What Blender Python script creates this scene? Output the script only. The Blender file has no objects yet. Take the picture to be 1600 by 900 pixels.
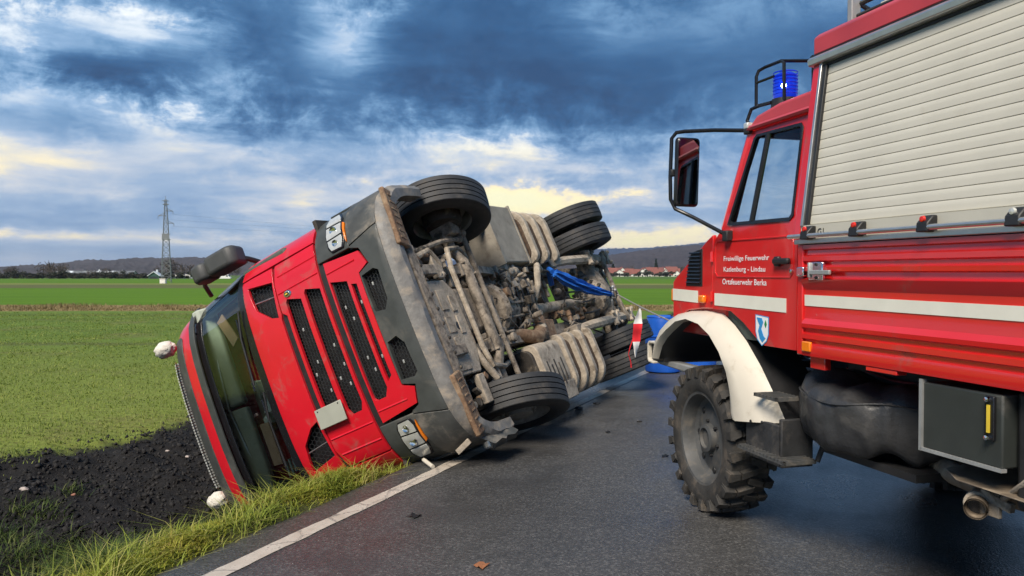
import bpy, bmesh, math, random
import numpy as np
from mathutils import Vector, Matrix, noise as mnoise

random.seed(7); np.random.seed(7)
scene = bpy.context.scene
col = scene.collection
R = math.radians
pi = math.pi

# ------------------------------------------------------------------ camera
CAM_H = 1.65
cam_data = bpy.data.cameras.new('camera')
cam_data.sensor_width = 36.0
cam_data.lens = 27.0
cam_data.clip_start = 0.05
cam_data.clip_end = 20000
cam = bpy.data.objects.new('camera', cam_data)
cam.location = (0, 0, CAM_H)
cam.rotation_euler = (R(90) - math.atan(25 / 1200), 0, 0)
col.objects.link(cam)
scene.camera = cam

# ------------------------------------------------------------------ render / exposure
scene.render.engine = 'CYCLES'
scene.cycles.use_denoising = True
scene.cycles.max_bounces = 8
scene.cycles.transparent_max_bounces = 12
scene.cycles.caustics_reflective = False
scene.cycles.caustics_refractive = False
scene.cycles.sample_clamp_indirect = 6.0
scene.view_settings.view_transform = 'Standard'
scene.view_settings.look = 'None'
scene.view_settings.exposure = 1.80
scene.view_settings.gamma = 1.0
scene.view_settings.use_curve_mapping = False
GAIN = 2.95                    # 2 ** exposure, sky colours below are divided by it

# ------------------------------------------------------------------ sun (soft, behind cloud)
SUN_EL, SUN_AZ = R(46), R(205)      # azimuth clockwise from +Y
sun_data = bpy.data.lights.new('sun', 'SUN')
sun_data.energy = 1.5
sun_data.angle = R(24)
sun_data.color = (1.0, 0.90, 0.77)
sun = bpy.data.objects.new('sun', sun_data)
sd = Vector((math.sin(SUN_AZ) * math.cos(SUN_EL), math.cos(SUN_AZ) * math.cos(SUN_EL), math.sin(SUN_EL)))
sun.rotation_euler = (-sd).to_track_quat('-Z', 'Y').to_euler()
col.objects.link(sun)

# ------------------------------------------------------------------ node helpers
class NT:
    def __init__(s, tree):
        s.t = tree; s.n = tree.nodes; s.l = tree.links
    def node(s, typ, **kw):
        n = s.n.new(typ)
        for k, v in kw.items(): setattr(n, k, v)
        return n
    def link(s, a, b): s.l.new(a, b)
    def put(s, sock, v):
        if v is None: return
        if hasattr(v, 'is_output') or isinstance(v, bpy.types.NodeSocket): s.l.new(v, sock)
        else:
            if isinstance(v, (tuple, list)) and len(v) == 3 and sock.type == 'RGBA': v = (*v, 1)
            sock.default_value = v
    def math(s, op, a, b=None, c=None, clamp=False):
        n = s.node('ShaderNodeMath', operation=op, use_clamp=clamp)
        for i, v in enumerate((a, b, c)):
            if v is not None: s.put(n.inputs[i], v)
        return n.outputs[0]
    def vmath(s, op, a, b=None):
        n = s.node('ShaderNodeVectorMath', operation=op)
        s.put(n.inputs[0], a)
        if b is not None:
            if op == 'SCALE': s.put(n.inputs[3], b)
            else: s.put(n.inputs[1], b)
        return n.outputs[0]
    def comb(s, x, y, z):
        n = s.node('ShaderNodeCombineXYZ')
        for i, v in enumerate((x, y, z)): s.put(n.inputs[i], v)
        return n.outputs[0]
    def sep(s, v):
        n = s.node('ShaderNodeSeparateXYZ'); s.put(n.inputs[0], v); return n.outputs
    def noise(s, vec, scale=5, detail=4, rough=0.5, dist=0.0, lac=2.0):
        n = s.node('ShaderNodeTexNoise')
        if vec is not None: s.put(n.inputs['Vector'], vec)
        s.put(n.inputs['Scale'], scale); s.put(n.inputs['Detail'], detail)
        s.put(n.inputs['Roughness'], rough); s.put(n.inputs['Distortion'], dist); s.put(n.inputs['Lacunarity'], lac)
        return n.outputs['Fac']
    def voronoi(s, vec, scale=5, feature='F1', out='Distance'):
        n = s.node('ShaderNodeTexVoronoi', feature=feature)
        if vec is not None: s.put(n.inputs['Vector'], vec)
        s.put(n.inputs['Scale'], scale); return n.outputs[out]
    def ramp(s, fac, stops, interp='LINEAR'):
        n = s.node('ShaderNodeValToRGB'); n.color_ramp.interpolation = interp
        el = n.color_ramp.elements
        while len(el) < len(stops): el.new(0.5)
        for e, (p, c) in zip(el, stops):
            e.position = p; e.color = (*c, 1) if len(c) == 3 else c
        s.put(n.inputs[0], fac); return n.outputs[0]
    def mix(s, fac, a, b, blend='MIX'):
        n = s.node('ShaderNodeMix', data_type='RGBA', blend_type=blend)
        s.put(n.inputs[0], fac); s.put(n.inputs[6], a); s.put(n.inputs[7], b)
        return n.outputs[2]
    def smooth(s, v, a, b, lo=0.0, hi=1.0):
        n = s.node('ShaderNodeMapRange', interpolation_type='SMOOTHSTEP')
        s.put(n.inputs[0], v); s.put(n.inputs[1], a); s.put(n.inputs[2], b); s.put(n.inputs[3], lo); s.put(n.inputs[4], hi)
        return n.outputs[0]

# ------------------------------------------------------------------ world: Nishita sky behind broken cloud
world = bpy.data.worlds.new('World'); scene.world = world; world.use_nodes = True
W = NT(world.node_tree); W.n.clear()
def pix_dir(px, py):
    x = (px - 800) / 1200; z = (425 - py) / 1200
    return math.atan(x), math.atan(z / math.sqrt(1 + x * x))
tc = W.node('ShaderNodeTexCoord').outputs['Generated']
dx, dy, dz = W.sep(tc)
el = W.math('ARCSINE', W.math('MINIMUM', W.math('MAXIMUM', dz, -1.0), 1.0))
az = W.math('ARCTAN2', dx, dy)
dzc = W.math('ADD', W.math('MAXIMUM', dz, 0.0), 0.13)
qx = W.math('DIVIDE', dx, dzc); qy = W.math('DIVIDE', dy, dzc)
q = W.comb(qx, qy, 0.0)
big = W.noise(q, 0.42, 2, 0.5, 0.2)
mid = W.noise(W.vmath('ADD', q, (3.1, 7.7, 1.0)), 0.95, 7, 0.58, 0.25)
fine = W.noise(W.comb(W.math('MULTIPLY', az, 7.0), W.math('MULTIPLY', el, 9.5), 4.0), 1.9, 9, 0.70, 0.25)
wisp = W.noise(W.comb(W.math('MULTIPLY', az, 2.8), W.math('MULTIPLY', el, 15.0), 9.0), 1.7, 8, 0.64, 0.35)
# cloud thickness: thick dark decks and thin bright breaks, each break a real direction in the sky
amp = W.smooth(el, 0.04, 0.20, 0.42, 1.0)
dens = W.math('ADD', W.math('MULTIPLY', W.math('SUBTRACT', mid, 0.5), 0.95), W.math('MULTIPLY', W.math('SUBTRACT', big, 0.5), 0.45))
dens = W.math('ADD', dens, W.math('MULTIPLY', W.math('SUBTRACT', fine, 0.5), 0.95))
dens = W.math('MULTIPLY', dens, amp)
def blob(px, py, sx, sy, amp, warp=0.9):
    a0, e0 = pix_dir(px, py)
    wa = W.math('MULTIPLY', W.math('SUBTRACT', wisp, 0.5), warp * 3.0 * sx)
    we = W.math('MULTIPLY', W.math('SUBTRACT', fine, 0.5), warp * 3.2 * sy)
    u = W.math('DIVIDE', W.math('ADD', W.math('SUBTRACT', az, a0), wa), sx)
    v = W.math('DIVIDE', W.math('ADD', W.math('SUBTRACT', el, e0), we), sy)
    r2 = W.math('ADD', W.math('MULTIPLY', u, u), W.math('MULTIPLY', v, v))
    return W.math('MULTIPLY', W.math('EXPONENT', W.math('MULTIPLY', r2, -1.0)), amp)
BLOBS = [(820, 120, 0.36, 0.085, 0.16), (420, 60, 0.22, 0.075, 0.12), (190, 110, 0.14, 0.045, 0.26), (1000, 150, 0.26, 0.055, 0.14),
         (75, 195, 0.075, 0.025, 0.36), (640, 165, 0.15, 0.04, 0.10),
         (540, 40, 0.050, 0.060, -0.66), (90, 40, 0.15, 0.030, -0.36), (0, 115, 0.06, 0.07, -0.48), (215, 45, 0.08, 0.03, -0.34),
         (10, 235, 0.10, 0.020, -0.12), (190, 195, 0.10, 0.035, -0.34), (350, 125, 0.05, 0.03, -0.22), (970, 60, 0.05, 0.03, -0.16), (300, 205, 0.16, 0.045, -0.20), (640, 215, 0.25, 0.035, -0.12),
         (820, 316, 0.11, 0.017, -0.72), (1000, 380, 0.09, 0.016, -0.40), (500, 290, 0.14, 0.014, -0.16), (770, 235, 0.12, 0.020, -0.20),
         (150, 370, 0.2, 0.008, -0.20), (20, 372, 0.06, 0.008, -0.16), (1130, 40, 0.18, 0.07, -0.18)]
for b in BLOBS: dens = W.math('ADD', dens, blob(*b))
dens = W.math('ADD', dens, W.math('MULTIPLY', W.math('SUBTRACT', wisp, 0.5), W.smooth(el, 0.30, 0.05, 0.1, 0.66)))
# overall deck: thicker high up, thinner veil low down
dens = W.math('ADD', dens, W.smooth(el, 0.10, 0.24, 0.40, 0.66))
def L(r, g, b):   # sRGB 0-255 -> linear, allowing for the exposure
    f = lambda c: ((c / 255 + 0.055) / 1.055) ** 2.4 if c > 10 else c / 255 / 12.92
    return (f(r) / GAIN, f(g) / GAIN, f(b) / GAIN)
warm = W.ramp(dens, [(0.0, L(255, 246, 196)), (0.13, L(250, 236, 200)), (0.25, L(196, 204, 216)), (0.38, L(152, 176, 205)), (0.56, L(108, 144, 186)), (0.85, L(66, 106, 152))])
cool = W.ramp(dens, [(0.0, L(246, 250, 255)), (0.16, L(212, 224, 236)), (0.32, L(146, 178, 212)), (0.48, L(108, 148, 188)), (0.66, L(72, 114, 158)), (0.84, L(52, 92, 136)), (1.0, L(44, 76, 116))])
cloud = W.mix(W.smooth(el, 0.11, 0.20), warm, cool)
sky = W.node('ShaderNodeTexSky', sky_type='NISHITA')
sky.sun_disc = False; sky.sun_elevation = SUN_EL; sky.sun_rotation = SUN_AZ; sky.air_density = 1.2; sky.dust_density = 1.5
nish = W.mix(1.0, sky.outputs[0], (0.05, 0.05, 0.05), 'MULTIPLY')
final = W.mix(W.smooth(dens, -0.25, 0.12, 0.82, 1.0), nish, cloud)
bg = W.node('ShaderNodeBackground'); W.put(bg.inputs[0], final); bg.inputs[1].default_value = 1.0
W.link(bg.outputs[0], W.node('ShaderNodeOutputWorld').inputs[0])

world.cycles.sampling_method = 'MANUAL'; world.cycles.sample_map_resolution = 512

# ------------------------------------------------------------------ mesh builder
class MB:
    def __init__(s): s.v = []; s.f = []
    def add(s, vs, fs):
        n = len(s.v); s.v += [tuple(v) for v in vs]; s.f += [tuple(i + n for i in f) for f in fs]; return s
    def box(s, c, d, rot=None, taper=1.0):
        hx, hy, hz = d[0] / 2, d[1] / 2, d[2] / 2
        vs = [Vector((x * hx * (taper if z > 0 else 1), y * hy * (taper if z > 0 else 1), z * hz)) for x in (-1, 1) for y in (-1, 1) for z in (-1, 1)]
        if rot is not None:
            m = rot if isinstance(rot, Matrix) else Matrix.Rotation(rot[2], 3, 'Z') @ Matrix.Rotation(rot[1], 3, 'Y') @ Matrix.Rotation(rot[0], 3, 'X')
            vs = [m @ v for v in vs]
        c = Vector(c); vs = [v + c for v in vs]
        return s.add(vs, [(0, 1, 3, 2), (4, 6, 7, 5), (0, 4, 5, 1), (2, 3, 7, 6), (0, 2, 6, 4), (1, 5, 7, 3)])
    def b2(s, x0, x1, y0, y1, z0, z1):
        return s.box(((x0 + x1) / 2, (y0 + y1) / 2, (z0 + z1) / 2), (abs(x1 - x0), abs(y1 - y0), abs(z1 - z0)))
    def tube(s, pts, r, n=8, cap=True, flat=1.0):
        pts = [Vector(p) for p in pts]; k = len(pts)
        rs = r if isinstance(r, (list, tuple)) else [r] * k
        d0 = (pts[1] - pts[0]).normalized()
        up = Vector((0, 0, 1)) if abs(d0.z) < 0.9 else Vector((1, 0, 0))
        a = d0.cross(up).normalized(); vs = []
        for i, p in enumerate(pts):
            d = (pts[min(i + 1, k - 1)] - pts[max(i - 1, 0)])
            d = d.normalized() if d.length > 1e-9 else d0
            a = (a - d * a.dot(d)); a = a.normalized() if a.length > 1e-6 else d.orthogonal().normalized()
            b = d.cross(a)
            for j in range(n):
                t = 2 * pi * j / n
                vs.append(p + (a * math.cos(t) + b * math.sin(t) * flat) * rs[i])
        fs = [(i * n + j, i * n + (j + 1) % n, (i + 1) * n + (j + 1) % n, (i + 1) * n + j) for i in range(k - 1) for j in range(n)]
        if cap: fs += [tuple(range(n - 1, -1, -1)), tuple((k - 1) * n + j for j in range(n))]
        return s.add(vs, fs)
    def lathe(s, prof, o, axis='X', n=32, a0=0.0, a1=2 * pi, closed=False):
        full = abs(a1 - a0 - 2 * pi) < 1e-6
        m = n if full else n + 1; vs = []
        for j in range(m):
            t = a0 + (a1 - a0) * j / n; c, si = math.cos(t), math.sin(t)
            for r, h in prof:
                if axis == 'X': p = (h, r * c, r * si)
                elif axis == 'Y': p = (r * si, h, r * c)
                else: p = (r * c, r * si, h)
                vs.append((p[0] + o[0], p[1] + o[1], p[2] + o[2]))
        k = len(prof); fs = []
        for j in range(n):
            j2 = (j + 1) % m
            for i in range(k - (0 if closed else 1)):
                i2 = (i + 1) % k
                fs.append((j * k + i, j * k + i2, j2 * k + i2, j2 * k + i))
        return s.add(vs, fs)
    def prism(s, poly, axis, a, b):
        n = len(poly)
        def P(u, v, w):
            return {'X': (w, u, v), 'Y': (u, w, v), 'Z': (u, v, w)}[axis]
        vs = [P(u, v, a) for u, v in poly] + [P(u, v, b) for u, v in poly]
        fs = [tuple(range(n)), tuple(range(2 * n - 1, n - 1, -1))] + [(i, (i + 1) % n, n + (i + 1) % n, n + i) for i in range(n)]
        return s.add(vs, fs)
    def loft(s, rings, closed=False, caps=False):
        k = len(rings[0]); vs = [p for r in rings for p in r]; fs = []
        for i in range(len(rings) - 1):
            for j in range(k if closed else k - 1):
                j2 = (j + 1) % k
                fs.append((i * k + j, i * k + j2, (i + 1) * k + j2, (i + 1) * k + j))
        if caps: fs += [tuple(range(k - 1, -1, -1)), tuple((len(rings) - 1) * k + j for j in range(k))]
        return s.add(vs, fs)
    def ball(s, c, r, n=10, m=7, sc=(1, 1, 1), jit=0.0):
        vs = [(c[0], c[1], c[2] + r * sc[2])]
        for i in range(1, m):
            t = pi * i / m
            for j in range(n):
                p = 2 * pi * j / n; k = 1 + random.uniform(-jit, jit)
                vs.append((c[0] + r * k * sc[0] * math.sin(t) * math.cos(p), c[1] + r * k * sc[1] * math.sin(t) * math.sin(p), c[2] + r * k * sc[2] * math.cos(t)))
        vs.append((c[0], c[1], c[2] - r * sc[2]))
        fs = [(0, 1 + j, 1 + (j + 1) % n) for j in range(n)]
        for i in range(m - 2):
            for j in range(n):
                a = 1 + i * n; b = a + n
                fs.append((a + j, b + j, b + (j + 1) % n, a + (j + 1) % n))
        e = len(vs) - 1; a = 1 + (m - 2) * n
        fs += [(e, a + (j + 1) % n, a + j) for j in range(n)]
        return s.add(vs, fs)

def finish(me, mat, sharp=35):
    bm = bmesh.new(); bm.from_mesh(me)
    bmesh.ops.recalc_face_normals(bm, faces=bm.faces); bm.to_mesh(me); bm.free()
    me.materials.append(mat)
    for p in me.polygons: p.use_smooth = True
    me.set_sharp_from_angle(angle=R(sharp))

def obj(name, mb, mat, parent=None, bevel=0.0, sharp=35, seg=2, sub=0):
    me = bpy.data.meshes.new(name)
    me.from_pydata(mb.v, [], mb.f); me.update()
    finish(me, mat, sharp)
    o = bpy.data.objects.new(name, me); col.objects.link(o)
    if parent: o.parent = parent
    if bevel:
        m = o.modifiers.new('bevel', 'BEVEL'); m.width = bevel; m.segments = seg; m.limit_method = 'ANGLE'; m.angle_limit = R(40)
        m.harden_normals = False
    if sub:
        m = o.modifiers.new('sub', 'SUBSURF'); m.levels = sub; m.render_levels = sub
    return o

def raw(name, V, F, mat, smooth=False, parent=None):
    """numpy mesh: V (n,3), F (m,k) all faces with k corners"""
    me = bpy.data.meshes.new(name); V = np.asarray(V, np.float32); F = np.asarray(F, np.int32)
    k = F.shape[1]
    me.vertices.add(len(V)); me.vertices.foreach_set('co', V.ravel())
    me.loops.add(F.size); me.loops.foreach_set('vertex_index', F.ravel())
    me.polygons.add(len(F)); me.polygons.foreach_set('loop_start', np.arange(0, F.size, k, dtype=np.int32))
    me.update(calc_edges=True)
    if smooth: me.polygons.foreach_set('use_smooth', np.ones(len(F), bool))
    me.materials.append(mat)
    o = bpy.data.objects.new(name, me); col.objects.link(o)
    if parent: o.parent = parent
    return o

def plate(name, outer, holes, mapf, thick, mat, parent, du=0.09, dv=0.12, bevel=0.0, sharp=40):
    """2-D outline with holes -> mapped onto a curved surface, given a thickness along vector thick"""
    bm = bmesh.new(); es = []
    for loop in [outer] + list(holes):
        vs = [bm.verts.new((u, v, 0)) for u, v in loop]
        for i in range(len(vs)): es.append(bm.edges.new((vs[i], vs[(i + 1) % len(vs)])))
    bmesh.ops.triangle_fill(bm, use_beauty=True, use_dissolve=False, edges=es)
    us = [p[0] for p in outer]; vs_ = [p[1] for p in outer]
    if du:
        u = math.ceil(min(us) / du) * du
        while u < max(us):
            bmesh.ops.bisect_plane(bm, geom=bm.verts[:] + bm.edges[:] + bm.faces[:], plane_co=(u, 0, 0), plane_no=(1, 0, 0), dist=1e-5); u += du
    if dv:
        v = math.ceil(min(vs_) / dv) * dv
        while v < max(vs_):
            bmesh.ops.bisect_plane(bm, geom=bm.verts[:] + bm.edges[:] + bm.faces[:], plane_co=(0, v, 0), plane_no=(0, 1, 0), dist=1e-5); v += dv
    bmesh.ops.remove_doubles(bm, verts=bm.verts, dist=1e-4)
    if thick is not None:
        r = bmesh.ops.extrude_face_region(bm, geom=bm.faces[:])
        new = {g for g in r['geom'] if isinstance(g, bmesh.types.BMVert)}
    else: new = set()
    for v in bm.verts:
        if v in new: v.co = Vector(thick(v.co.x, v.co.y)) if callable(thick) else Vector(mapf(v.co.x, v.co.y)) + Vector(thick)
        else: v.co = Vector(mapf(v.co.x, v.co.y))
    me = bpy.data.meshes.new(name); bm.to_mesh(me); bm.free()
    finish(me, mat, sharp)
    o = bpy.data.objects.new(name, me); col.objects.link(o); o.parent = parent
    if bevel:
        m = o.modifiers.new('bevel', 'BEVEL'); m.width = bevel; m.segments = 2; m.limit_method = 'ANGLE'; m.angle_limit = R(60)
    return o

def tag(o, label, cat, group=None, kind=None):
    if label: o['label'] = label
    if cat: o['category'] = cat
    if group: o['group'] = group
    if kind: o['kind'] = kind
    return o
def empty(name, loc=(0, 0, 0), rz=0.0):
    o = bpy.data.objects.new(name, None); o.location = loc; o.rotation_euler = (0, 0, rz); o.empty_display_size = 0.2
    col.objects.link(o); return o
def copy_tree(o, parent=None):
    c = o.copy(); col.objects.link(c)
    if parent: c.parent = parent
    for ch in list(o.children): copy_tree(ch, c)
    return c
def text(name, body, width, height, mat, parent, mtx, thick=0.001):
    cu = bpy.data.curves.new(name, 'FONT'); cu.body = body; cu.extrude = 0.0; cu.resolution_u = 3; cu.offset = 0.010
    t = bpy.data.objects.new(name, cu); col.objects.link(t)
    dg = bpy.context.evaluated_depsgraph_get(); dg.update()
    me = bpy.data.meshes.new_from_object(t.evaluated_get(dg))
    col.objects.unlink(t); bpy.data.objects.remove(t)
    co = np.array([v.co for v in me.vertices]); lo, hi = co.min(0), co.max(0)
    for v in me.vertices:
        u = (v.co.x - lo[0]) / (hi[0] - lo[0]) * width; w = (v.co.y - lo[1]) / (hi[1] - lo[1]) * height
        v.co = mtx @ Vector((u, w, 0))
    me.materials.clear(); me.materials.append(mat)
    o = bpy.data.objects.new(name, me); col.objects.link(o); o.parent = parent
    return o

# ------------------------------------------------------------------ materials
MATS = {}
def mat(name, color, rough=0.5, metal=0.0, var=0.15, scale=8.0, bump=0.0, bscale=60.0, coat=0.0, dirt=None, dirt_amt=0.0, dscale=3.0, spec=0.5, emit=None, estr=0.0, alpha=1.0):
    m = bpy.data.materials.new(name); m.use_nodes = True; T = NT(m.node_tree)
    b = T.n['Principled BSDF']
    tco = T.node('ShaderNodeTexCoord').outputs['Object']
    c = color
    n1 = T.noise(tco, scale, 6, 0.6)
    if var:
        dk = tuple(x * (1 - var) for x in color); lt = tuple(min(1, x * (1 + var)) for x in color)
        c = T.ramp(n1, [(0.3, dk), (0.7, lt)])
    rr = rough
    if dirt is not None:
        f = T.math('MULTIPLY', T.smooth(T.noise(tco, dscale, 8, 0.68, 0.4), 0.62 - 0.35 * dirt_amt, 0.78 - 0.2 * dirt_amt), 0.9)
        c = T.mix(f, c, dirt)
        rr = T.math('ADD', T.math('MULTIPLY', f, max(0.0, 0.85 - rough)), rough)
        if metal: T.put(b.inputs['Metallic'], T.math('MULTIPLY', T.math('SUBTRACT', 1.0, f), metal))
    else:
        b.inputs['Metallic'].default_value = metal
        if var: rr = T.math('ADD', T.math('MULTIPLY', T.math('SUBTRACT', n1, 0.5), 0.25), rough, clamp=True)
    T.put(b.inputs['Base Color'], c); T.put(b.inputs['Roughness'], rr)
    b.inputs['Specular IOR Level'].default_value = spec
    if coat: b.inputs['Coat Weight'].default_value = coat; b.inputs['Coat Roughness'].default_value = 0.06
    if bump:
        bn = T.node('ShaderNodeBump'); bn.inputs['Strength'].default_value = bump; bn.inputs['Distance'].default_value = 0.02
        T.put(bn.inputs['Height'], T.noise(tco, bscale, 6, 0.65)); T.link(bn.outputs[0], b.inputs['Normal'])
    if emit: T.put(b.inputs['Emission Color'], emit); b.inputs['Emission Strength'].default_value = estr
    MATS[name] = m; return m

MUD = (0.36, 0.28, 0.20); DUST = (0.30, 0.27, 0.22)
M_red = mat('lorry red paint', (0.62, 0.010, 0.022), 0.32, var=0.06, scale=2, coat=0.5, dirt=(0.36, 0.09, 0.075), dirt_amt=0.26, dscale=3.5, bump=0.03, bscale=5)
M_fred = mat('fire engine red paint', (0.66, 0.016, 0.016), 0.28, var=0.06, scale=2, coat=1.0, dirt=(0.40, 0.07, 0.055), dirt_amt=0.2, dscale=3.5, bump=0.02, bscale=6)
M_fred2 = mat('faded red roof paint', (0.50, 0.05, 0.06), 0.45, var=0.1, scale=3, coat=0.2)
M_plastic = mat('grey moulded plastic', (0.055, 0.060, 0.057), 0.45, var=0.2, bump=0.05, bscale=200, dirt=(0.13, 0.12, 0.10), dirt_amt=0.3, dscale=2.0)
M_plastic_muddy = mat('scraped muddy plastic', (0.062, 0.065, 0.062), 0.5, var=0.25, bump=0.12, bscale=20, dirt=(0.22, 0.195, 0.16), dirt_amt=0.45, dscale=4.0)
M_scraped = mat('scraped bumper edge', (0.17, 0.165, 0.155), 0.5, var=0.3, scale=10, bump=0.25, bscale=25, dirt=(0.34, 0.29, 0.23), dirt_amt=0.45, dscale=6)
M_mirrorcase = mat('mirror casing plastic', (0.06, 0.063, 0.063), 0.55, var=0.12, bump=0.03, bscale=200)
M_black = mat('black rubber and steel', (0.018, 0.018, 0.019), 0.5, var=0.3, bump=0.05)
M_blackgloss = mat('black gloss trim', (0.012, 0.012, 0.014), 0.22, var=0.2)
M_mesh = mat('grille mesh plastic', (0.03, 0.032, 0.034), 0.38, var=0.2)
M_mud = mat('road mud on steel', (0.29, 0.245, 0.195), 0.85, var=0.4, scale=16, bump=0.5, bscale=45, dirt=(0.055, 0.043, 0.033), dirt_amt=0.5, dscale=9)
M_mud2 = mat('pale dried mud', (0.41, 0.35, 0.275), 0.88, var=0.3, scale=12, bump=0.45, bscale=40, dirt=(0.13, 0.10, 0.07), dirt_amt=0.42, dscale=6)
M_muddark = mat('oily dark underbody', (0.04, 0.034, 0.028), 0.7, var=0.4, scale=12, bump=0.3, bscale=30, dirt=(0.22, 0.18, 0.13), dirt_amt=0.38, dscale=8)
M_rust = mat('rusty plate', (0.20, 0.12, 0.07), 0.85, var=0.4, scale=18, bump=0.4, bscale=35, dirt=(0.34, 0.25, 0.16), dirt_amt=0.5, dscale=9)
M_rustdark = mat('dark rusty gap', (0.075, 0.048, 0.032), 0.9, var=0.4, scale=20, bump=0.4, bscale=35, dirt=(0.18, 0.12, 0.07), dirt_amt=0.35, dscale=9)
M_tankgrey = mat('dusty grey box', (0.30, 0.27, 0.22), 0.75, var=0.2, scale=6, bump=0.15, bscale=30, dirt=(0.16, 0.13, 0.10), dirt_amt=0.3, dscale=4)
M_tyre = mat('tyre rubber', (0.026, 0.027, 0.029), 0.62, var=0.3, bump=0.15, bscale=80, dirt=(0.085, 0.076, 0.066), dirt_amt=0.42, dscale=6)
M_tyremud = mat('muddy tyre rubber', (0.035, 0.033, 0.030), 0.7, var=0.3, bump=0.25, bscale=60, dirt=(0.11, 0.09, 0.07), dirt_amt=0.42, dscale=7)
M_alloy = mat('brushed aluminium', (0.62, 0.62, 0.60), 0.36, metal=0.85, var=0.1, scale=10)
M_chrome = mat('chrome', (0.8, 0.8, 0.8), 0.12, metal=1.0, var=0)
M_rim = mat('grey steel rim', (0.07, 0.072, 0.072), 0.55, var=0.2, dirt=(0.14, 0.125, 0.105), dirt_amt=0.42, dscale=9, bump=0.1)
M_hub = mat('pale wheel hub', (0.34, 0.32, 0.29), 0.6, var=0.2, dirt=(0.16, 0.14, 0.11), dirt_amt=0.4, dscale=8)
M_white = mat('off white fender paint', (0.64, 0.59, 0.49), 0.42, var=0.05, scale=3, coat=0.2, dirt=(0.44, 0.38, 0.28), dirt_amt=0.22, dscale=4)
M_shutter = mat('roller shutter aluminium', (0.58, 0.555, 0.47), 0.45, metal=0.05, var=0.05, scale=3, dirt=(0.48, 0.45, 0.38), dirt_amt=0.16, dscale=2.5)
M_stripe = mat('cream reflective stripe', (0.78, 0.77, 0.66), 0.5, var=0.04)
M_lettering = mat('white lettering film', (0.85, 0.85, 0.85), 0.5, var=0)
M_orange = mat('orange indicator lens', (0.85, 0.22, 0.01), 0.15, var=0.05, coat=0.6)
M_redlens = mat('red lamp lens', (0.65, 0.02, 0.01), 0.15, var=0.05, coat=0.6)
M_lens = mat('clear lamp lens', (0.62, 0.63, 0.60), 0.22, metal=0.35, var=0.1, scale=40)
M_plate = mat('blank pale plate', (0.36, 0.37, 0.31), 0.55, var=0.06)
M_tan = mat('tan name board', (0.52, 0.30, 0.19), 0.7, var=0.15, scale=3)
M_interior = mat('grey green cab lining', (0.42, 0.46, 0.39), 0.8, var=0.12)
M_intdark = mat('dark cab interior', (0.075, 0.095, 0.08), 0.75, var=0.25)
M_paper = mat('paper and cloth', (0.55, 0.53, 0.48), 0.8, var=0.1)
M_cover = mat('black vinyl cover', (0.034, 0.035, 0.037), 0.40, var=0.25, bump=0.5, bscale=7, dirt=(0.075, 0.072, 0.068), dirt_amt=0.3, dscale=3)
M_greenbox = mat('dark green steel box', (0.034, 0.039, 0.036), 0.42, var=0.12, bump=0.04, dirt=(0.10, 0.095, 0.085), dirt_amt=0.22, dscale=3)
M_yellow = mat('yellow level strip', (0.75, 0.55, 0.05), 0.4, var=0.1)
M_exhaust = mat('scorched steel', (0.24, 0.19, 0.14), 0.6, metal=0.4, var=0.3, bump=0.15, dirt=(0.38, 0.31, 0.22), dirt_amt=0.4, dscale=8)
M_bluestrap = mat('blue sling fabric', (0.012, 0.12, 0.50), 0.6, var=0.3, scale=25, bump=0.3, bscale=70)
M_bluedrum = mat('blue plastic drum', (0.012, 0.10, 0.50), 0.35, var=0.12)
M_flagred = mat('red flag cloth', (0.75, 0.02, 0.03), 0.7, var=0.1)
M_flagwhite = mat('white flag cloth', (0.80, 0.79, 0.76), 0.75, var=0.05)
M_cable = mat('steel cable', (0.42, 0.40, 0.36), 0.5, metal=0.5, var=0.2, scale=80)
M_bluelens = mat('blue beacon lens', (0.004, 0.035, 0.55), 0.12, var=0, coat=0.5, emit=(0.0, 0.03, 1.0), estr=0.06)
M_bluelamp = mat('lit beacon bulb', (0.5, 0.7, 1.0), 0.3, var=0, emit=(0.5, 0.75, 1.0), estr=8)
M_shieldblue = mat('shield blue', (0.03, 0.28, 0.62), 0.5, var=0)
M_shieldgreen = mat('shield green', (0.02, 0.22, 0.06), 0.5, var=0)
M_grey_steel = mat('galvanised steel', (0.42, 0.43, 0.42), 0.5, metal=0.5, var=0.15)

def glassmat(name, tint, refl=0.08, rough=0.02):
    m = bpy.data.materials.new(name); m.use_nodes = True; T = NT(m.node_tree); T.n.clear()
    tr = T.node('ShaderNodeBsdfTransparent'); tr.inputs[0].default_value = (*tint, 1)
    gl = T.node('ShaderNodeBsdfGlossy'); gl.inputs['Roughness'].default_value = rough; gl.inputs[0].default_value = (0.95, 1, 0.98, 1)
    fr = T.node('ShaderNodeFresnel'); fr.inputs[0].default_value = 1.5
    mx = T.node('ShaderNodeMixShader'); T.put(mx.inputs[0], T.math('ADD', T.math('MULTIPLY', fr.outputs[0], 0.9), refl, clamp=True))
    T.link(tr.outputs[0], mx.inputs[1]); T.link(gl.outputs[0], mx.inputs[2])
    T.link(mx.outputs[0], T.node('ShaderNodeOutputMaterial').inputs[0]); return m
M_glass = glassmat('windscreen glass', (0.86, 0.96, 0.89), 0.05)
M_sideglass = glassmat('side window glass', (0.95, 0.98, 0.98), 0.03)
M_mirror = mat('mirror glass', (0.34, 0.36, 0.37), 0.03, metal=1.0, var=0)

# =================================================================== SETTING
RA = R(24.2); SE, CE = math.sin(RA), math.cos(RA)       # road direction e, left-hand normal l
def le(l, e, z=0.0): return (-CE * l + SE * e, SE * l + CE * e, z)
def to_le(X, Y): return (-CE * X + SE * Y, SE * X + CE * Y)

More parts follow.
